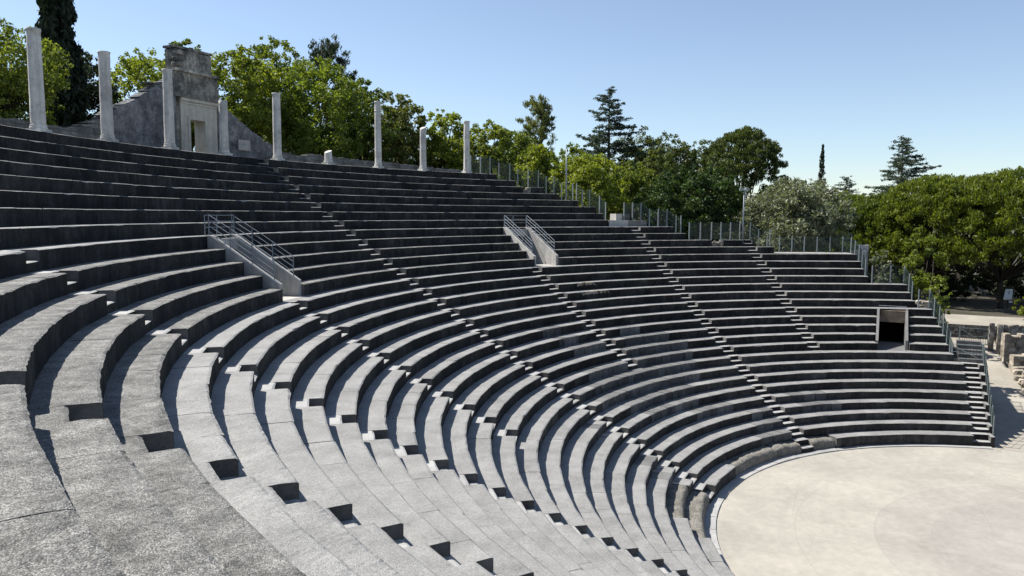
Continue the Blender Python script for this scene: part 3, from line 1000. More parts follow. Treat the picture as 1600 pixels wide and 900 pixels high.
# ---------------------------------------------------------------- ruined gateway and walls behind the columns
TG = 92.2
G = pol(41.0, TG, 0)
gt = Vector((math.sin(R_(TG)), -math.cos(R_(TG)), 0))      # along the wall, towards the far side
gn = -pol(1, TG)                                            # towards the orchestra
def gateway():
    zb = 14.6
    e = empty('ruined_gateway', (G.x, G.y, zb), 'tall weathered limestone gateway with entablature and attic block behind the columns', 'gateway')
    def bx(name, t0, t1, n0, n1, z0, z1, mat, par=None):
        return MB().box(Vector((G.x, G.y, 0)), gt, gn, Z, t0, t1, n0, n1, z0, z1).build(name, mat, par or e)
    D0, D1 = -0.75, 0.0
    j0 = bx('jamb', -0.80, -0.2, D0, D1, zb, 18.02, M['gate_pale'])
    j1 = bx('jamb', 0.80, 1.66, D0, D1, zb, 18.02, M['gate_pale'])
    bx('pier', -1.18, -0.802, D0 - 0.05, D1 - 0.10, zb, 18.02, M['gate_dark'])
    bx('pier', 1.662, 2.0, D0 - 0.05, D1 - 0.10, zb, 18.02, M['gate_dark'])
    lt = bx('lintel', -0.198, 0.798, D0 + 0.01, D1 - 0.003, 16.95, 18.02, M['gate_pale'])
    # door surround mouldings
    for t0, t1, jj in ((-0.36, -0.2, j0), (0.8, 0.96, j1)):
        bx('moulding', t0, t1, D1 + 0.001, D1 + 0.035, zb, 17.1, M['gate_pale'], jj)
    bx('moulding', -0.199, 0.799, D1 - 0.002, D1 + 0.034, 16.952, 17.1, M['gate_pale'], lt)
    bx('moulding', -0.78, 1.64, D1 + 0.001, D1 + 0.05, 17.72, 17.80, M['gate_pale'], lt)
    bx('moulding', -0.82, 1.68, D1 + 0.001, D1 + 0.09, 17.86, 18.019, M['gate_pale'], lt)
    bx('cornice', -1.24, 2.02, D0 - 0.1, D1 + 0.16, 18.021, 18.22, M['gate_dark'])
    # frieze of separate blocks
    ts = [-1.12, -0.55, 0.35, 1.1, 1.84]
    for a, b in zip(ts[:-1], ts[1:]):
        bx('frieze_block', a + 0.006, b - 0.006, D0, D1 + 0.03 + rnd.uniform(-0.01, 0.01), 18.222, 18.78, M['gate_dark'])
    ts = [-1.12, -0.1, 0.75, 1.74]
    for a, b in zip(ts[:-1], ts[1:]):
        bx('frieze_block', a + 0.006, b - 0.006, D0, D1 + 0.05 + rnd.uniform(-0.01, 0.01), 18.785, 19.3, M['gate_dark'])
    bx('cornice', -1.2, 1.72, D0 - 0.05, D1 + 0.2, 19.302, 19.44, M['gate_dark'])
    ts = [-1.02, -0.35, 0.55, 1.38]
    for k, (a, b) in enumerate(zip(ts[:-1], ts[1:])):
        bx('attic_block', a + 0.006, b - 0.006, D0 + 0.05, D1 + 0.02, 19.442, 20.42 + 0.04 * (k == 1), M['gate_dark'])
    bx('capping', -1.1, 1.42, D0, D1 + 0.07, 20.462, 20.58, M['gate_dark'])
    # weathered scroll carved on the attic's near corner
    for k in range(3):
        z = 19.6 + k * 0.28
        MB().tube([Vector((G.x, G.y, z)) + gt * (-1.14 + 0.05 * k) + gn * (-0.1), Vector((G.x, G.y, z + 0.1)) + gt * (-0.85) + gn * 0.07, Vector((G.x, G.y, z + 0.02)) + gt * (-0.6) + gn * 0.05], [0.12, 0.14, 0.09], 8).build('scroll', M['gate_dark'], e, True)
gateway()

def wall_run(name, prof, R0, th, zb, mat, label, seed, block_l=0.5, course=0.22, g=0.008):
    """ruined wall along the portico: courses of stones under an uneven top"""
    e = empty(name, pol(R0, prof[0][0], zb), label, 'wall')
    angs = [p[0] for p in prof]; hs = [p[1] for p in prof]
    asc = angs[0] < angs[-1]
    def top(a): return float(np.interp(a, angs if asc else angs[::-1], hs if asc else hs[::-1]))
    a0, a1 = min(angs), max(angs)
    zmax = max(hs)
    z = zb
    c = 0
    while z < zmax:
        ch = course * rnd.uniform(0.85, 1.15)
        a = a0 + rnd.uniform(0, 0.4) * math.degrees(block_l / R0)
        a = a0
        first = True
        while a < a1 - 0.02:
            L = math.degrees(block_l * rnd.uniform(0.6, 1.5) / R0)
            if first: L *= rnd.uniform(0.4, 1.0); first = False
            b = min(a1, a + L)
            if a1 - b < 0.25: b = a1
            a_, b_ = a, b
            if top(a) < z + 0.01 and top(b) > z + 0.03:
                lo_, hi_ = a, b
                for _ in range(20):
                    mm = (lo_ + hi_) / 2
                    lo_, hi_ = (mm, hi_) if top(mm) < z + 0.01 else (lo_, mm)
                a_ = hi_
            elif top(b) < z + 0.01 and top(a) > z + 0.03:
                lo_, hi_ = a, b
                for _ in range(20):
                    mm = (lo_ + hi_) / 2
                    lo_, hi_ = (mm, hi_) if top(mm) > z + 0.01 else (lo_, mm)
                b_ = lo_
            elif top(a) < z + 0.01 and top(b) < z + 0.03:
                a = b
                continue
            nxt = b
            a, b = a_, b_
            za, zc = min(z + ch, top(a) + rnd.uniform(-0.05, 0.05)), min(z + ch, top(b) + rnd.uniform(-0.05, 0.05))
            za, zc = max(za, z + 0.02), max(zc, z + 0.02)
            if max(za, zc) - z > 0.05 and b - a > 0.03:
                pr = 0.0 if g < 0.005 else rnd.uniform(-0.012, 0.02)
                ag = math.degrees(g / R0)
                MB().hexa([pol(R0 - pr, a + ag, z + g), pol(R0 + th, a + ag, z + g), pol(R0 + th, b - ag, z + g), pol(R0 - pr, b - ag, z + g),
                           pol(R0 - pr + (0.012 if g > 0.005 else 0), a + ag, za), pol(R0 + th, a + ag, za), pol(R0 + th, b - ag, zc), pol(R0 - pr + (0.012 if g > 0.005 else 0), b - ag, zc)]).build('stone', mat, e)
            a = nxt
        z += ch
        c += 1
    return e
WZ = 14.75
wall_run('ruined_wall', [(108.5, 15.75), (105.4, 15.7), (103.0, 15.68), (102.25, 15.84), (101.2, 16.2), (100.45, 16.18)], 40.8, 0.55, WZ, M['wallstone'], 'low crumbling stone wall beside the big cypress, behind the first two columns', 1)
wall_run('ruined_wall', [(100.4, 16.3), (99.56, 16.85), (98.79, 17.1), (97.97, 17.3), (96.83, 17.8), (95.67, 18.4), (95.0, 18.6), (93.95, 18.9)], 40.85, 0.6, WZ, M['plaster'], 'grey plastered stone wall rising in a ragged slope to the gateway', 2, 0.4, 0.13, 0.002)
wall_run('ruined_wall', [(89.4, 17.9), (88.4, 17.5), (86.64, 16.75), (84.35, 16.0), (83.7, 15.72)], 40.85, 0.6, WZ, M['plaster'], 'grey stone wall with a pale plaque, sloping down from the gateway', 3, 0.4, 0.13, 0.002)
wall_run('ruined_wall', [(83.6, 15.75), (81.64, 15.6), (80.2, 15.8), (78.46, 15.69), (75.9, 15.68), (73, 15.63), (67.65, 15.46), (62.5, 15.36)], 40.85, 0.55, WZ, M['wallstone'], 'long low stone wall behind the broken column stump', 4)
# pale plaque with small marks on the sloping wall
pq = empty('wall_plaque', pol(40.7, 87.55, 15.7), 'pale square plaque with faint marks fixed to the sloping wall', 'plaque')
pd, pt_ = -pol(1, 87.55), Vector((math.sin(R_(87.55)), -math.cos(R_(87.55)), 0))
c0 = pol(40.85, 87.55, 0)
pqp = MB().box(c0, pt_, pd, Z, -0.42, 0.42, 0.025, 0.07, 15.62, 16.2).build('panel', M['concrete'], pq)
for k in range(2):
    MB().box(c0, pt_, pd, Z, -0.1 + k * 0.12, -0.01 + k * 0.12, 0.071, 0.077, 15.92, 16.0).build('mark', M['mark'], pqp)

# ---------------------------------------------------------------- fences
def fence(label, nodes, h=1.2, gap=0.85, name='wire_fence', solid=0.006, pitch=0.09, bar=0.014):
    """nodes: list of base points; posts along it and wire panels between them"""
    pts = []
    for a, b in zip(nodes[:-1], nodes[1:]):
        a, b = Vector(a), Vector(b)
        L = (Vector((b.x, b.y, 0)) - Vector((a.x, a.y, 0))).length
        if L < 0.05:
            pts.append(a)
            continue
        n = max(1, round(L / gap))
        for k in range(n): pts.append(a.lerp(b, k / n))
    pts.append(Vector(nodes[-1]))
    e = empty(name, pts[0], label, 'fence', 'wire fences along the broken row ends')
    for k, p in enumerate(pts):
        q = pts[min(k + 1, len(pts) - 1)] - pts[max(0, k - 1)]
        q.z = 0
        d = q.normalized() if q.length > 1e-6 else X
        nn = Vector((-d.y, d.x, 0))
        MB().box(p, d, nn, Z, -0.032, 0.032, -0.025, 0.025, -0.25, h + 0.06).build('post', M['fence'], e)
    for a, b in zip(pts[:-1], pts[1:]):
        v = b - a
        hv = Vector((v.x, v.y, 0))
        L = hv.length
        if L < 0.2: continue
        d = hv.normalized(); nn = Vector((-d.y, d.x, 0))
        m = MB()
        nb = int(L / pitch)
        zb = max(a.z, b.z) if abs(a.z - b.z) > 0.25 else None
        for k in range(1, nb):
            t = k / nb
            z = a.z + v.z * t
            c = Vector((a.x, a.y, 0)) + d * (L * t)
            m.box(c, d, nn, Z, -solid / 2, solid / 2, -0.011, 0.011, z + 0.03, z + h)
        for zz in (0.08, h * 0.5, h - 0.02):
            m.hexa([a + Z * zz - nn * 0.008, b + Z * zz - nn * 0.008, b + Z * zz + nn * 0.008, a + Z * zz + nn * 0.008,
                    a + Z * (zz + bar) - nn * 0.008, b + Z * (zz + bar) - nn * 0.008, b + Z * (zz + bar) + nn * 0.008, a + Z * (zz + bar) + nn * 0.008])
        o = m.build('wire_panel', M['mesh'], e)
        o['kind'] = 'stuff'
    return e
def seatp(i, deg, off=0.55): return pol(ROW[i][0] + off, deg, ROW[i][1])
nodes = [seatp(33, 64.2), seatp(33, 61.7)]
for i in range(32, 28, -1): nodes += [seatp(i, END[i + 1] - 0.15), seatp(i, END[i] + 0.2)]
fence('grey-green wire fence stepping down beside the last column', nodes)
fence('short wire fence beside the lamp pole on the upper rows', [seatp(29, 52.9), seatp(28, 52.8), seatp(28, 51.8), seatp(27, 51.3, 0.4), seatp(26, 51.3, 0.3)])
fence('wire fence behind the pale concrete stub of steps', [seatp(26, 48.4), seatp(26, 46.0), seatp(25, 45.5), seatp(25, 43.0), seatp(24, 42.4), seatp(24, 41.7)])
fence('long wire fence in front of the dark leafy oak', [seatp(23, 41.2), seatp(23, 38.0), seatp(23, 34.0), seatp(23, 32.6, 0.5), seatp(22, 32.0), seatp(22, 30.4)])
fence('wire fence round the bright concrete platform', [pol(31.35, 30.0, ROW[21][1]), pol(31.35, 25, ROW[21][1]), pol(31.35, 20.0, ROW[21][1]), pol(30.2, 19.6, ROW[21][1]), seatp(20, 19.4, 0.4), seatp(19, 19.45, 0.4), seatp(18, 19.5, 0.4)], 1.1, 0.95)
fence('wire fence beside the small grey-leaved bush', [seatp(17, 19.0), seatp(17, 16.5), seatp(17, 14.7), seatp(16, 14.55, 0.4), seatp(15, 14.6, 0.4)], 1.15, 0.8)
fence('wire fence stepping down past the stone heap and doorway row ends', [seatp(14, 14.1), seatp(14, 12.6), seatp(13, 12.5, 0.4), seatp(12, 12.25, 0.4), seatp(11, 12.2, 0.4), seatp(10, 12.2, 0.4), seatp(9, 12.3, 0.4)], 1.15, 0.76)
hn = []
for i in range(10, 0, -1):
    x = math.sqrt(ROW[i][0] ** 2 - Y_END ** 2) + 0.3
    hn.append(Vector((x, Y_END + 0.06, ROW[min(i, 8)][1])))
fence('blue-grey bar fence running down the side steps beside the path', hn, 0.95, 0.76, 'bar_fence', 0.005, 0.11, 0.008)

# wire gates
def wire_gate(o, d, w, h, label):
    e = empty('wire_gate', o, label, 'gate')
    nn = Vector((-d.y, d.x, 0))
    for t in (0, w):
        MB().box(o, d, nn, Z, t - 0.04, t + 0.04, -0.04, 0.04, -0.3, h + 0.1).build('post', M['fence'], e)
    m = MB()
    for k in range(1, int(w / 0.16)):
        t = k * 0.16
        m.box(o, d, nn, Z, t - 0.011, t + 0.011, -0.011, 0.011, 0.05, h - 0.041)
    m.build('bars', M['mesh'], e)['kind'] = 'stuff'
    for z in (0.05, h * 0.5, h - 0.04):
        MB().box(o, d, nn, Z, 0.042, w - 0.042, -0.02, 0.02, z, z + 0.04).build('rail', M['fence'], e)
    MB().tube([o + d * 0.06 + Z * 0.1 + nn * 0.03, o + d * (w - 0.06) + Z * (h - 0.1) + nn * 0.03], 0.018, 5).build('brace', M['fence'], e)
wire_gate(Vector((39.2, 0.25, path_z(39.2))), Vector((0.02, 1, 0)).normalized(), 1.95, 1.3, 'closed grey metal bar gate with a diagonal brace across the path')
wire_gate(Vector((19.75, 2.7, ROW[8][1] + 0.05)), Vector((0.05, 1, 0)).normalized(), 1.55, 0.95, 'low wire gate closing the narrow side steps')

# ruined walls on the far side of the path
def stone_wall(p0, p1, zb, zt0, zt1, th, label, mat, bl=0.55, course=0.26, name='ruined_wall', rag=0.16):
    p0, p1 = Vector((p0[0], p0[1], 0)), Vector((p1[0], p1[1], 0))
    d = (p1 - p0); L = d.length; d.normalize()
    n = Vector((-d.y, d.x, 0))
    e = empty(name, (p0.x, p0.y, zb), label, 'wall')
    z = zb
    while z < max(zt0, zt1):
        ch = course * rnd.uniform(0.8, 1.25)
        t = 0.0
        while t < L - 0.01:
            b = min(L, t + bl * rnd.uniform(0.5, 1.5))
            if L - b < 0.15: b = L
            top = zt0 + (zt1 - zt0) * (t + b) / 2 / L + rnd.uniform(-rag, rag * 0.5)
            if z < top - 0.04:
                zt = min(z + ch, top)
                j = lambda: rnd.uniform(-0.03, 0.03)
                y0, y1 = -th / 2 + j(), th / 2 + j()
                B = lambda u, v, w: p0 + d * (u) + n * v + Z * w
                g = 0.012
                MB().hexa([B(t + g, y0, z + g), B(b - g, y0, z + g), B(b - g, y1, z + g), B(t + g, y1, z + g),
                           B(t + g + abs(j()), y0 + abs(j()), zt + j() * 0.5), B(b - g - abs(j()), y0 + abs(j()), zt + j() * 0.5), B(b - g - abs(j()), y1 - abs(j()), zt + j() * 0.5), B(t + g + abs(j()), y1 - abs(j()), zt + j() * 0.5)]).build('stone', mat, e)
            t = b
        z += ch
    return e
stone_wall((37.5, 0.42), (37.5, 0.06), 1.6, 3.95, 3.9, 0.45, 'pale narrow masonry pier beside the metal bar gate', M['ruin'], 0.5, 0.42, 'masonry_pier', 0.02)
stone_wall((36.7, -0.02), (36.7, -0.42), 1.5, 4.0, 3.95, 0.5, 'second pale masonry pier next to the gate pier', M['ruin'], 0.5, 0.42, 'masonry_pier', 0.02)
stone_wall((37.0, -0.5), (41.0, -4.2), 1.5, 3.95, 3.8, 0.6, 'long ruined stone wall running from the gate piers under the pines', M['ruin'])
stone_wall((34.5, -0.12), (35.2, -4.2), 1.1, 3.6, 3.5, 0.8, 'middle ruined wall of whitish stones beside the path', M['ruin'], 0.7, 0.36)
stone_wall((31.4, -0.3), (32.2, -4.2), 0.9, 2.6, 2.5, 0.8, 'front ruined wall of rough whitish stones above the rubble bank', M['ruin'], 0.6, 0.3)
stone_wall((41.6, 5.0), (41.6, -0.6), 1.6, 3.22, 3.22, 0.5, 'shaded stone retaining wall under the upper road behind the bar gate', M['cheek'], 0.6, 0.28, 'retaining_wall', 0.01)
rubble_pile('rubble_bank', [(Vector((26.0 + 6.5 * t + rnd.uniform(-.3, .3), -0.45 - 0.05 * t - abs(rnd.gauss(0, 0.6)), path_z(26 + 6.5 * t) + 0.12 + rnd.uniform(0, 0.4))), rnd.uniform(0.12, 0.3)) for t in [rnd.random() for q in range(46)]], 'sloping bank of loose pale rubble beside the path', M['ruin'])
def grass_tufts():
    rng = np.random.default_rng(5)
    Q = []
    n = 1500
    t = rng.random(n)
    x = 22 + 14 * t
    y = -0.5 - np.abs(rng.normal(size=n)) * 0.3 - 0.1 * t
    z = np.array([terrain(a, b) for a, b in zip(x, y)])
    h = rng.uniform(0.12, 0.38, n)
    a = rng.random(n) * 6.283
    w = 0.02
    base = np.stack([x, y, z], 1)
    side = np.stack([np.cos(a) * w, np.sin(a) * w, np.zeros(n)], 1)
    tip = base + np.stack([rng.normal(size=n) * 0.08, rng.normal(size=n) * 0.08, h], 1)
    P = np.stack([base - side, base + side, tip + side * 0.3, tip - side * 0.3], 1)
    e = bpy.data.objects.new('dry_grass', None)
    me = bpy.data.meshes.new('dry_grass')
    me.from_pydata(P.reshape(-1, 3).tolist(), [], [tuple(range(4 * k, 4 * k + 4)) for k in range(n)])
    me.materials.append(M['grass'])
    o = bpy.data.objects.new('dry_grass', me)
    COL.objects.link(o)
    tag(o, 'dry yellowish grass edging the path below the ruined walls', 'grass', kind='stuff')
grass_tufts()

# lamp pole, plain pole
def lamp_pole(p, h, label, heads):
    e = empty('lamp_pole', p, label, 'lamp pole')
    MB().tube([p - Z * 0.4, p + Z * h * 0.5, p + Z * h], [0.06, 0.052, 0.045], 10).build('pole', M['rail'], e, True)
    if heads:
        br = MB().tube([p + Z * (h - 0.1) - Vector((0.13, -0.26, 0)), p + Z * (h - 0.1) + Vector((0.13, -0.26, 0))], 0.025, 6).build('bracket', M['rail'], e)
        for sg in (-1, 1):
            c = p + Z * (h - 0.05) + Vector((0.28, -0.55, 0)).normalized() * (0.22 * sg)
            MB().box(c, Vector((0.45, -0.9, 0)).normalized(), Vector((0.9, 0.45, 0)).normalized(), Z, -0.12, 0.12, -0.08, 0.08, -0.08, 0.1).build('lamp_head', M['fence'], br)
    else:
        MB().tube([p + Z * h, p + Z * (h + 0.12)], [0.06, 0.05], 8).build('cap', M['rail'], e)
lamp_pole(pol(31.0, 33.7, 9.9), 4.1, 'grey lamp pole with two small floodlights by the grey-leaved tree', True)
lamp_pole(pol(35.25, 54.6, ROW[29][1]), 3.7, 'plain grey pole standing in the stepped wire fence', False)

# white notice panel on a post under the pines
def notice(p):
    e = empty('notice_board', p, 'white notice panel hanging on a thin post under the pines', 'sign')
    MB().tube([p - Z * 0.3, p + Z * 2.2], 0.04, 8).build('post', M['bark'], e)
    t, n = Vector((0.5, -0.86, 0)), Vector((-0.86, -0.5, 0))
    vs = []
    for k, (u, z) in enumerate(((-0.50, 0.95), (0.36, 0.95), (0.42, 1.95), (-0.32, 1.95))):
        vs.append(p + t * u + n * 0.06 + Z * z)
    vb = [v + n * 0.03 for v in vs]
    pn = MB().hexa(vs + vb).build('panel', M['white'], e)
    MB().box(p + n * 0.091, t, n, Z, -0.02, 0.1, 0.0, 0.006, 1.45, 1.75).build('emblem', M['mark'], pn)
    MB().box(p, t, n, Z, 0.1, 0.45, 0.05, 0.1, 0.62, 0.78).build('label_plate', M['white'], e)
notice(Vector((56.0, -3.1, terrain(56.0, -3.1))))

# ---------------------------------------------------------------- trees and shrubs
def quad_mesh(name, P, mat, parent):
    """P: (N,4,3) world quads -> one mesh"""
    org = np.array(parent.location)
    n = len(P)
    me = bpy.data.meshes.new(name)
    me.vertices.add(n * 4)
    me.vertices.foreach_set('co', (P.reshape(-1, 3) - org).astype(np.float32).ravel())
    me.loops.add(n * 4)
    me.loops.foreach_set('vertex_index', np.arange(n * 4, dtype=np.int32))
    me.polygons.add(n)
    me.polygons.foreach_set('loop_start', np.arange(0, n * 4, 4, dtype=np.int32))
    me.update(calc_edges=True)
    me.materials.append(mat)
    o = bpy.data.objects.new(name, me)
    o.parent = parent
    COL.objects.link(o)
    return o

def unit(v):
    return v / np.maximum(1e-9, np.linalg.norm(v, axis=-1, keepdims=True))

def leaves(cen, rad, cnt, size, rng, elong=1.5, squash=1.0, dirs=None, fill=0.55, up_bias=0.0):
    """leaf quads in clumps: cen (K,3), rad (K,), cnt leaves each"""
    K = len(cen)
    idx = np.repeat(np.arange(K), cnt)
    N = len(idx)
    u = unit(rng.normal(size=(N, 3)))
    rr = rng.random(N) ** fill
    off = u * (rr * rad[idx])[:, None]
    off[:, 2] *= squash
    p = cen[idx] + off
    a = rng.normal(size=(N, 3)) if dirs is None else dirs[idx] + 0.55 * rng.normal(size=(N, 3))
    a = unit(a + np.array([0, 0, up_bias]))
    b = unit(np.cross(a, unit(rng.normal(size=(N, 3)) + 0.6 * u)))
    s = size * rng.uniform(0.55, 1.4, N)
    A = a * (s * elong)[:, None] * 0.5
    B = b * s[:, None] * 0.5
    return np.stack([p - A, p - A * 0.1 + B, p + A, p + A * 0.1 - B], 1)

def limb_mesh(m, p0, p1, r0, r1, rng, bend=0.12, n=4, sides=6):
    p0, p1 = np.array(p0, float), np.array(p1, float)
    L = np.linalg.norm(p1 - p0)
    mid = rng.normal(size=3) * bend * L * 0.5
    mid[2] = abs(mid[2]) * 0.4
    pts, rads = [], []
    for k in range(n + 1):
        t = k / n
        pts.append(Vector(p0 * (1 - t) + p1 * t + mid * math.sin(math.pi * t)))
        rads.append(r0 + (r1 - r0) * t)
    m.tube(pts, rads, sides)

def make_tree(kind, x, y, zb, zt, hw, label, cat='tree', group=None, seed=0, n_leaf=9000, name=None):
    rng = np.random.default_rng(1000 + seed)
    H = zt - zb
    e = empty(name or 'tree', (x, y, zb), label, cat, group)
    base = np.array([x, y, zb])
    tm, lm = MB(), MB()
    if kind in ('oak', 'holm', 'olive', 'bush'):
        lowf = {'oak': 0.12, 'holm': 0.08, 'olive': 0.05, 'bush': 0.0}[kind]
        c0 = zb + H * lowf
        cz, hz = (c0 + zt) / 2, (zt - c0) / 2
        K = {'oak': 110, 'holm': 100, 'olive': 110, 'bush': 40}[kind]
        u = unit(rng.normal(size=(K, 3)))
        rr = rng.random(K) ** 0.42
        prof = 1.0 + 0.15 * rng.normal(size=K)
        cen = np.stack([x + u[:, 0] * rr * hw * 0.9 * prof, y + u[:, 1] * rr * hw * 0.9 * prof, cz + u[:, 2] * rr * hz * 0.92], 1)
        if hz > 1.4 * hw:      # tall woodland crown: fuller than an ellipsoid
            t = np.clip((cen[:, 2] - cz) / hz, -1, 1)
            w = 1.0 / np.sqrt(np.maximum(0.25, 1 - 0.75 * t * t))
            w = np.minimum(w, 1.45)
            cen[:, 0] = x + (cen[:, 0] - x) * w
            cen[:, 1] = y + (cen[:, 1] - y) * w
        rad = min(hw, hz) * (rng.uniform(0.14, 0.27, K) if kind != 'olive' else rng.uniform(0.22, 0.4, K))
        ks = int(K * 1.3)
        us = unit(rng.normal(size=(ks, 3)) + np.array([0, 0, 0.4]))
        cs = np.stack([x + us[:, 0] * hw * rng.uniform(0.85, 1.1, ks), y + us[:, 1] * hw * rng.uniform(0.85, 1.1, ks), cz + us[:, 2] * hz * rng.uniform(0.88, 1.05, ks)], 1)
        cen2 = np.concatenate([cen, cs]); rad2 = np.concatenate([rad, min(hw, hz) * rng.uniform(0.06, 0.13, ks)])
        wgt = rad2 ** 2.0
        cnt = np.maximum(6, (n_leaf * wgt / wgt.sum()).astype(int))
        size = {'oak': 0.152, 'holm': 0.142, 'olive': 0.12, 'bush': 0.105}[kind]
        el = {'oak': 1.25, 'holm': 1.3, 'olive': 2.5, 'bush': 1.4}[kind]
        size *= min(1.15, max(0.62, math.hypot(x - CAM.x, y - CAM.y) / 66.0))
        P = leaves(cen2, rad2, cnt, size, rng, el, 0.8, None, 0.5, 0.45 if kind == 'olive' else 0.0)
        tr = max(0.05, 0.026 * H)
        fork = base + np.array([rng.normal() * 0.2, rng.normal() * 0.2, H * (0.3 if kind != 'bush' else 0.15)])
        limb_mesh(tm, base - [0, 0, 0.3], fork, tr * 1.25, tr * 0.85, rng, 0.05)
        for k in rng.choice(K, min(K, 24), replace=False):
            limb_mesh(lm, fork + [0, 0, -0.1], cen[k], tr * 0.45, tr * 0.08, rng, 0.15)
    elif kind == 'cypress':
        K = 240
        t = rng.random(K)
        wprof = np.where(t < 0.12, 0.75 + 2 * t, 1.0) * np.clip(1.03 - t ** 2.4, 0.03, 1)
        a = rng.random(K) * 2 * math.pi
        rr = hw * wprof * (0.35 + 0.6 * rng.random(K) ** 0.5)
        cen = np.stack([x + np.cos(a) * rr, y + np.sin(a) * rr, zb + 0.25 + t * (H - 0.4)], 1)
        rad = hw * 0.3 * (0.5 + 0.5 * wprof)
        cnt = np.full(K, n_leaf // K)
        dirs = np.tile(np.array([0, 0, 1.0]), (K, 1)) * 1.3
        P = leaves(cen, rad, cnt, 0.13 if hw > 0.5 else 0.16, rng, 2.6, 1.9, dirs, 0.6)
        limb_mesh(tm, base - [0, 0, 0.3], base + [0, 0, H * 0.85], hw * 0.2, 0.03, rng, 0.0)
    elif kind in ('pine', 'aleppo'):
        tops = base + np.array([rng.normal() * 0.4, rng.normal() * 0.4, H * 0.95])
        limb_mesh(tm, base - [0, 0, 0.3], tops, 0.02 * H + 0.08, 0.05, rng, 0.03, 6, 8)
        K = 58 if kind == 'pine' else 110
        cen, dirs, rad = [], [], []
        for k in range(K):
            t = 0.42 + 0.57 * rng.random()
            u = (t - 0.42) / 0.58
            if kind == 'pine':
                w = hw * (0.95 * math.sin(math.pi * (0.22 + 0.70 * u)) ** 0.8) * rng.uniform(0.35, 1.0)
            else:
                w = hw * (1.0 - 0.45 * u) * rng.uniform(0.3, 1.0)
            a = rng.random() * 2 * math.pi
            st = base + (tops - base) * max(0.3, t - 0.10)
            en = np.array([x + math.cos(a) * w, y + math.sin(a) * w, zb + t * H + rng.normal() * 0.2])
            limb_mesh(lm, st, en, 0.06, 0.02, rng, 0.12, 3, 5)
            m_ = 5
            for q in range(m_):
                f = 0.45 + 0.55 * (q + 1) / m_
                cen.append(st * (1 - f) + en * f + rng.normal(size=3) * 0.15 * hw * 0.4)
                d = en - st; d = d / max(1e-6, np.linalg.norm(d)); d[2] += 0.5
                dirs.append(d); rad.append(hw * rng.uniform(0.09, 0.17))
        cen, dirs, rad = np.array(cen), np.array(dirs), np.array(rad)
        cnt = np.full(len(cen), max(8, int(n_leaf * 0.75) // len(cen)))
        P = leaves(cen, rad, cnt, 0.075, rng, 3.6, 0.8, dirs, 0.75)
    elif kind == 'umbrella':
        cz = zb + H * 0.52
        K = 760
        u = unit(rng.normal(size=(K, 3)))
        u[:, 2] = np.where(u[:, 2] < -0.42, -u[:, 2], u[:, 2])
        rr = np.where(rng.random(K) < 0.8, 0.93 + 0.07 * rng.random(K), 0.4 + 0.45 * rng.random(K))
        lump = 1.0 + 0.05 * np.sin(u[:, 0] * 7 + seed) * np.sin(u[:, 1] * 6 + seed * 2)
        cen = np.stack([x + u[:, 0] * rr * hw * 0.97 * lump, y + u[:, 1] * rr * hw * 0.97 * lump, cz + np.where(u[:, 2] > 0, np.abs(u[:, 2]) ** 0.8, u[:, 2]) * rr * H * 0.46 * lump], 1)
        rad = hw * rng.uniform(0.065, 0.105, K)
        cnt = (n_leaf * rad ** 2 / (rad ** 2).sum()).astype(int)
        dirs = np.tile(np.array([0, 0, 0.9]), (K, 1)) + u * 0.6
        P = leaves(cen, rad, cnt, 0.125, rng, 2.4, 0.8, dirs, 0.5)
        fork = base + np.array([rng.normal() * 0.5, rng.normal() * 0.5, H * 0.2])
        limb_mesh(tm, base - [0, 0, 0.3], fork, 0.3, 0.25, rng, 0.04, 5, 8)
        for k in rng.choice(K, 34, replace=False):
            midp = fork * 0.5 + cen[k] * 0.5 + np.array([0, 0, -0.2])
            limb_mesh(lm, fork - [0, 0, 0.15], midp, 0.12, 0.07, rng, 0.12, 4, 6)
            limb_mesh(lm, midp, cen[k], 0.07, 0.03, rng, 0.12, 3, 5)
    elif kind == 'cedar':
        tops = base + np.array([0, 0, H])
        limb_mesh(tm, base - [0, 0, 0.3], tops, 0.02 * H + 0.05, 0.02, rng, 0.005, 6, 8)
        cen, dirs, rad = [], [], []
        nb = 190
        for k in range(nb):
            t = 0.16 + 0.835 * (k + rng.random()) / nb
            w0 = hw * (1 - (t - 0.15) / 0.86) ** 0.85 + 0.15
            a = rng.random() * 2 * math.pi
            w = w0 * rng.uniform(0.45, 1.08) * (1 + 0.22 * math.sin(3 * a + t * 9))
            st = base + np.array([0, 0, t * H])
            en = st + np.array([math.cos(a) * w, math.sin(a) * w, w * rng.uniform(-0.12, 0.3)])
            limb_mesh(lm, st, en, 0.045, 0.012, rng, 0.08, 3, 4)
            m_ = max(2, int(w / 0.28))
            for j in range(m_):
                f = 0.25 + 0.75 * (j + 1) / m_
                cen.append(st * (1 - f) + en * f + np.array([rng.normal() * 0.15, rng.normal() * 0.15, rng.normal() * 0.05]))
                dirs.append(np.array([math.cos(a), math.sin(a), 0.1])); rad.append(0.26 + 0.45 * (1 - f) * min(1, w / 2) + 0.12 * rng.random())
        cen, dirs, rad = np.array(cen), np.array(dirs), np.array(rad)
        cnt = np.full(len(cen), max(6, n_leaf // len(cen)))
        P = leaves(cen, rad, cnt, 0.105, rng, 2.8, 0.5, dirs, 0.6)
    return e, tm, lm, P

def plant(kind, mat, x, y, zt, hw, label, cat='tree', group=None, seed=0, n=9000, name=None, zb=None):
    if zb is None: zb = terrain(x, y)
    e, tm, lm, P = make_tree(kind, x, y, zb, zt, hw, label, cat, group, seed, n, name)
    trunk = tm.build('trunk', M['bark'], e, True)
    if lm.v: lm.build('branches', M['bark'], trunk, True)
    quad_mesh('crown' if cat == 'tree' else 'foliage', P, M[mat], e)
    return e

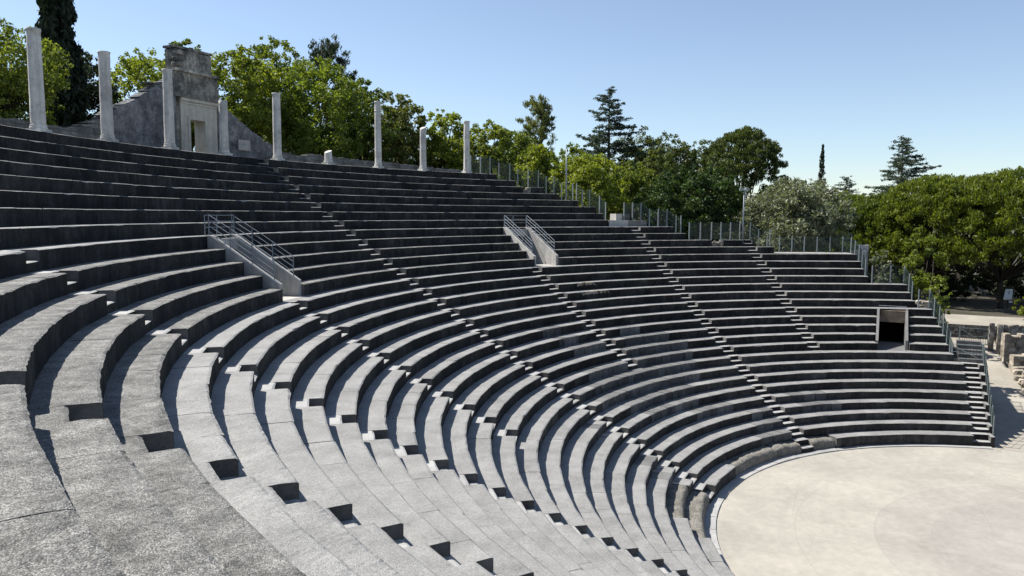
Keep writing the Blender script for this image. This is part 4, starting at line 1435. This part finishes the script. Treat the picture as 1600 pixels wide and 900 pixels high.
TREES = [
    ('oak', 'oak', -9.9, 42.5, 19.9, 2.0, 'leafy green oak at the near side of the big cypress', 'tree', 9000, 'oak_tree'),
    ('oak', 'oak', -11.6, 45.8, 19.6, 2.2, 'green oak crowding behind the tallest near column', 'tree', 8000, 'oak_tree'),
    ('bush', 'oakbright', -13.9, 36.9 + 4.6, 16.9, 1.5, 'bright green bush behind the low wall by the first column', 'bush', 5000, 'leafy_bush'),
    ('cypress', 'cypress', -3.9, 48.2, 26.6, 1.16, 'tall dark columnar cypress rising behind the first column', 'tree', 30000, 'cypress_tree'),
    ('bush', 'oakyellow', -9.4, 41.6, 16.3, 0.75, 'small bright bush at the foot of the big cypress', 'bush', 2500, 'leafy_bush'),
    ('holm', 'holm', 0.5, 53.2, 22.0, 2.3, 'dark evergreen oak between the cypress and the ragged wall', 'tree', 13000, 'evergreen_oak'),
    ('oak', 'oakyellow', 4.2, 51.2, 22.3, 2.3, 'yellow-green oak showing above the ragged grey wall', 'tree', 9000, 'oak_tree'),
    ('oak', 'oak', 10.7, 55.5, 24.9, 1.7, 'slim green oak peeping above the gateway', 'tree', 8000, 'oak_tree'),
    ('oak', 'oakbright', 10.5, 49.8, 23.4, 2.5, 'bright green oak just past the gateway', 'tree', 10000, 'oak_tree'),
    ('oak', 'oak', 16.2, 51.9, 25.6, 2.8, 'tall green oak beside the blue-green pine', 'tree', 11000, 'oak_tree'),
    ('pine', 'pinedark', 29.6, 57.4, 29.3, 3.3, 'dark blue-green pine towering over the oaks', 'tree', 15000, 'pine_tree'),
    ('oak', 'oakbright', 15.3, 46.8, 23.4, 3.2, 'broad bright green oak behind the dark-streaked column', 'tree', 13000, 'oak_tree'),
    ('oak', 'oak', 20.8, 46.9, 22.6, 2.4, 'green oak behind the tallest slender column', 'tree', 10000, 'oak_tree'),
    ('oak', 'oakolive', 25.5, 46.6, 22.3, 2.5, 'olive-green oak between the ringed and the broken-topped columns', 'tree', 10000, 'oak_tree'),
    ('oak', 'oakbright', 27.9, 43.4, 21.0, 2.4, 'bright oak between the last two columns', 'tree', 9500, 'oak_tree'),
    ('oak', 'oak', 33.1, 41.8, 20.4, 2.5, 'green oak just past the last column', 'tree', 9500, 'oak_tree'),
    ('oak', 'oak', 39.9, 41.6, 20.3, 2.4, 'green oak at the foot of the open-crowned pine', 'tree', 9000, 'oak_tree'),
    ('pine', 'pine', 46.0, 42.5, 25.7, 3.2, 'open-crowned pine standing clear above the oaks', 'tree', 15000, 'pine_tree'),
    ('oak', 'oakyellow', 32.6, 36.4, 18.0, 2.3, 'yellowish young oak behind the stepped fence', 'tree', 8500, 'oak_tree'),
    ('oak', 'oakyellow', 32.6, 31.6, 17.1, 3.0, 'broad yellow-green oak below the tall cedar', 'tree', 11000, 'oak_tree'),
    ('cedar', 'cedar', 62.2, 39.7, 28.1, 7.6, 'tall blue-green cedar with tiered branches and pointed top', 'tree', 24000, 'cedar_tree'),
    ('oak', 'pineround', 65.3, 36.4, 23.0, 3.4, 'rounded olive-green pine right beside the tall cedar', 'tree', 10000, 'pine_tree'),
    ('oak', 'pineround', 70.1, 33.8, 22.6, 3.4, 'second rounded olive-green pine past the tall cedar', 'tree', 10000, 'pine_tree'),
    ('oak', 'oak', 42.0, 30.6, 17.0, 2.7, 'mid-green oak between the broad yellow oak and the dark oak', 'tree', 9000, 'oak_tree'),
    ('oak', 'oakdark', 36.2, 23.3, 16.1, 4.1, 'dense dark green oak behind the long fence', 'tree', 17000, 'oak_tree'),
    ('umbrella', 'pineround', 76.0, 25.4, 23.6, 5.2, 'tall spreading pine with a sunlit top beside the lamp pole', 'tree', 20000, 'pine_tree'),
    ('oak', 'pineround', 79.1, 30.6, 22.5, 3.3, 'hazy olive pine at the near side of the tall spreading pine', 'tree', 9000, 'pine_tree'),
    ('olive', 'olive', 32.9, 14.2, 14.9, 3.9, 'large silvery grey-green olive tree behind the platform fence', 'tree', 22000, 'olive_tree'),
    ('cypress', 'cypress', 109.0, 17.6, 24.1, 1.0, 'thin distant cypress spire above the olive tree', 'tree', 6000, 'cypress_tree'),
    ('cedar', 'cedar', 99.2, 13.4, 18.2, 6.5, 'distant dark cedar top with flat branches beside the cypress spire', 'tree', 9000, 'cedar_tree'),
    ('cedar', 'cedar', 81.3, 6.1, 22.4, 8.4, 'dark cedar rising above the umbrella pines', 'tree', 20000, 'cedar_tree'),
    ('umbrella', 'umbrella', 60.5, 8.4, 14.1, 4.4, 'low umbrella pine next to the olive tree', 'tree', 15000, 'umbrella_pine'),
    ('umbrella', 'umbrella', 58.2, 3.2, 16.0, 5.4, 'broad domed umbrella pine beneath the dark cedar', 'tree', 18000, 'umbrella_pine'),
    ('umbrella', 'umbrella', 55.8, -2.6, 16.4, 5.4, 'broad umbrella pine spreading over the notice panel', 'tree', 18000, 'umbrella_pine'),
    ('umbrella', 'umbrella', 43.5, -6.6, 14.0, 3.4, 'umbrella pine with a low hanging branch beside the ruined walls', 'tree', 12000, 'umbrella_pine'),
    ('bush', 'oakbright', 36.0, 5.4, 11.0, 2.0, 'rounded bright green shrub under the umbrella pines', 'bush', 8000, 'leafy_bush'),
    ('bush', 'olive', 27.4, 8.2, 9.7, 0.95, 'small silvery bush at the fence corner below the platform', 'bush', 3500, 'leafy_bush'),
    ('bush', 'oakyellow', 25.9, 4.9, 8.4, 1.0, 'yellowish bush behind the stone heap', 'bush', 3500, 'leafy_bush'),
    ('bush', 'oakbright', 47.0, -4.4, 5.6, 1.9, 'bright leafy shrub behind the ruined walls', 'bush', 6000, 'leafy_bush'),
    ('holm', 'holm', 45.3, 56.6, 20.4, 4.2, 'dark woodland tree behind the oaks past the ringed column', 'tree', 8000, 'evergreen_oak'),
    ('holm', 'holm', 50.0, 52.5, 20.0, 3.9, 'dark woodland tree behind the oaks past the last column', 'tree', 8000, 'evergreen_oak'),
    ('holm', 'holm', 55.7, 33.6, 15.2, 4.4, 'dark low tree under the tall cedar', 'tree', 8000, 'evergreen_oak'),
    ('holm', 'holm', 63.4, 21.8, 14.3, 4.2, 'dark tree beneath the tall spreading pine', 'tree', 9000, 'evergreen_oak'),
    ('bush', 'holm', 76.0, -0.9, 7.6, 4.4, 'dark hedge bush in the shade beneath the umbrella pines', 'bush', 7000, 'leafy_bush'),
    ('bush', 'holm', 80.2, -8.5, 8.6, 5.0, 'dark hedge bush behind the notice panel', 'bush', 7000, 'leafy_bush'),
    ('bush', 'holm', 78.3, 5.8, 8.6, 4.6, 'dark hedge bush behind the bright rounded shrub', 'bush', 7000, 'leafy_bush'),
    ('oak', 'oak', 55.0, 41.7, 20.0, 2.8, 'green tree filling the gap before the tall cedar', 'tree', 8000, 'oak_tree'),
    ('oak', 'pineround', 74.7, 32.1, 21.8, 3.2, 'olive-green pine between the two rounded pines and the spreading pine', 'tree', 8000, 'pine_tree'),
    ('oak', 'pineround', 67.6, 26.9, 20.4, 2.8, 'olive-green pine in front of the tall spreading pine', 'tree', 8000, 'pine_tree'),
    ('oak', 'oakolive', 54.3, 31.1, 19.2, 2.7, 'olive-green oak above the dense dark oak', 'tree', 8000, 'oak_tree'),
    ('oak', 'oakbright', 44.9, 44.9, 20.8, 2.5, 'light green oak right behind the open-crowned pine', 'tree', 8000, 'oak_tree'),
    ('oak', 'oakdark', 64.7, 19.5, 15.6, 2.9, 'dark green tree between the lamp pole and the olive tree', 'tree', 8000, 'oak_tree'),
    ('bush', 'holm', 62.5, 1.0, 6.2, 3.0, 'dark thicket right behind the umbrella pine trunks', 'bush', 7000, 'leafy_bush'),
    ('bush', 'holm', 63.0, 7.5, 7.0, 3.4, 'dark thicket behind the rounded bright shrub', 'bush', 7000, 'leafy_bush'),
    ('bush', 'holm', 61.0, -7.0, 6.2, 3.2, 'dark thicket beside the notice panel', 'bush', 7000, 'leafy_bush'),
    ('bush', 'holm', 70.5, -3.5, 7.6, 4.2, 'tall dark thicket deep under the pines', 'bush', 7000, 'leafy_bush'),
    ('bush', 'holm', 67.0, 3.5, 6.6, 3.6, 'dark undergrowth between the umbrella pine trunks', 'bush', 6000, 'leafy_bush'),
    ('bush', 'holm', 66.0, -5.5, 6.8, 3.6, 'dark undergrowth just behind the notice panel post', 'bush', 6000, 'leafy_bush'),
    ('bush', 'holm', 62.0, -10.5, 6.4, 3.2, 'dark undergrowth at the ruined walls end of the pines', 'bush', 6000, 'leafy_bush'),
    ('umbrella', 'umbrella', 66.0, 12.5, 14.6, 4.6, 'umbrella pine rising behind the silvery olive tree', 'tree', 12000, 'umbrella_pine'),
    ('umbrella', 'umbrella', 70.0, -0.5, 16.0, 5.6, 'umbrella pine hidden deep behind the other pines', 'tree', 10000, 'umbrella_pine'),
    ('holm', 'holm', 32.6, 57.3, 21.8, 3.4, 'dark woodland tree beneath the blue-green pine', 'tree', 7000, 'evergreen_oak'),
    ('holm', 'holm', 24.3, 57.8, 20.6, 3.6, 'dark woodland tree behind the dark-streaked column', 'tree', 7000, 'evergreen_oak'),
    ('holm', 'holm', 17.0, 58.9, 20.4, 2.6, 'dark woodland tree showing past the gateway', 'tree', 6000, 'evergreen_oak'),
]
for k, (kind, mat, x, y, zt, hw, label, cat, n, nm) in enumerate(TREES):
    if kind == 'oak':
        hw, zt, n = hw * 1.15, zt + 0.2, int(n * 2.25)
    elif kind == 'umbrella': hw, zt, n = hw * 1.14, zt + 0.3, int(n * 2.75)
    elif kind == 'cedar': hw, n = hw * 1.15, int(n * 2.0)
    elif kind == 'bush': n = int(n * 1.9)
    elif kind != 'cypress': n = int(n * 1.7)
    plant(kind, mat, x, y, zt, hw, label, cat, 'trees and shrubs round the theatre', k, n, nm)
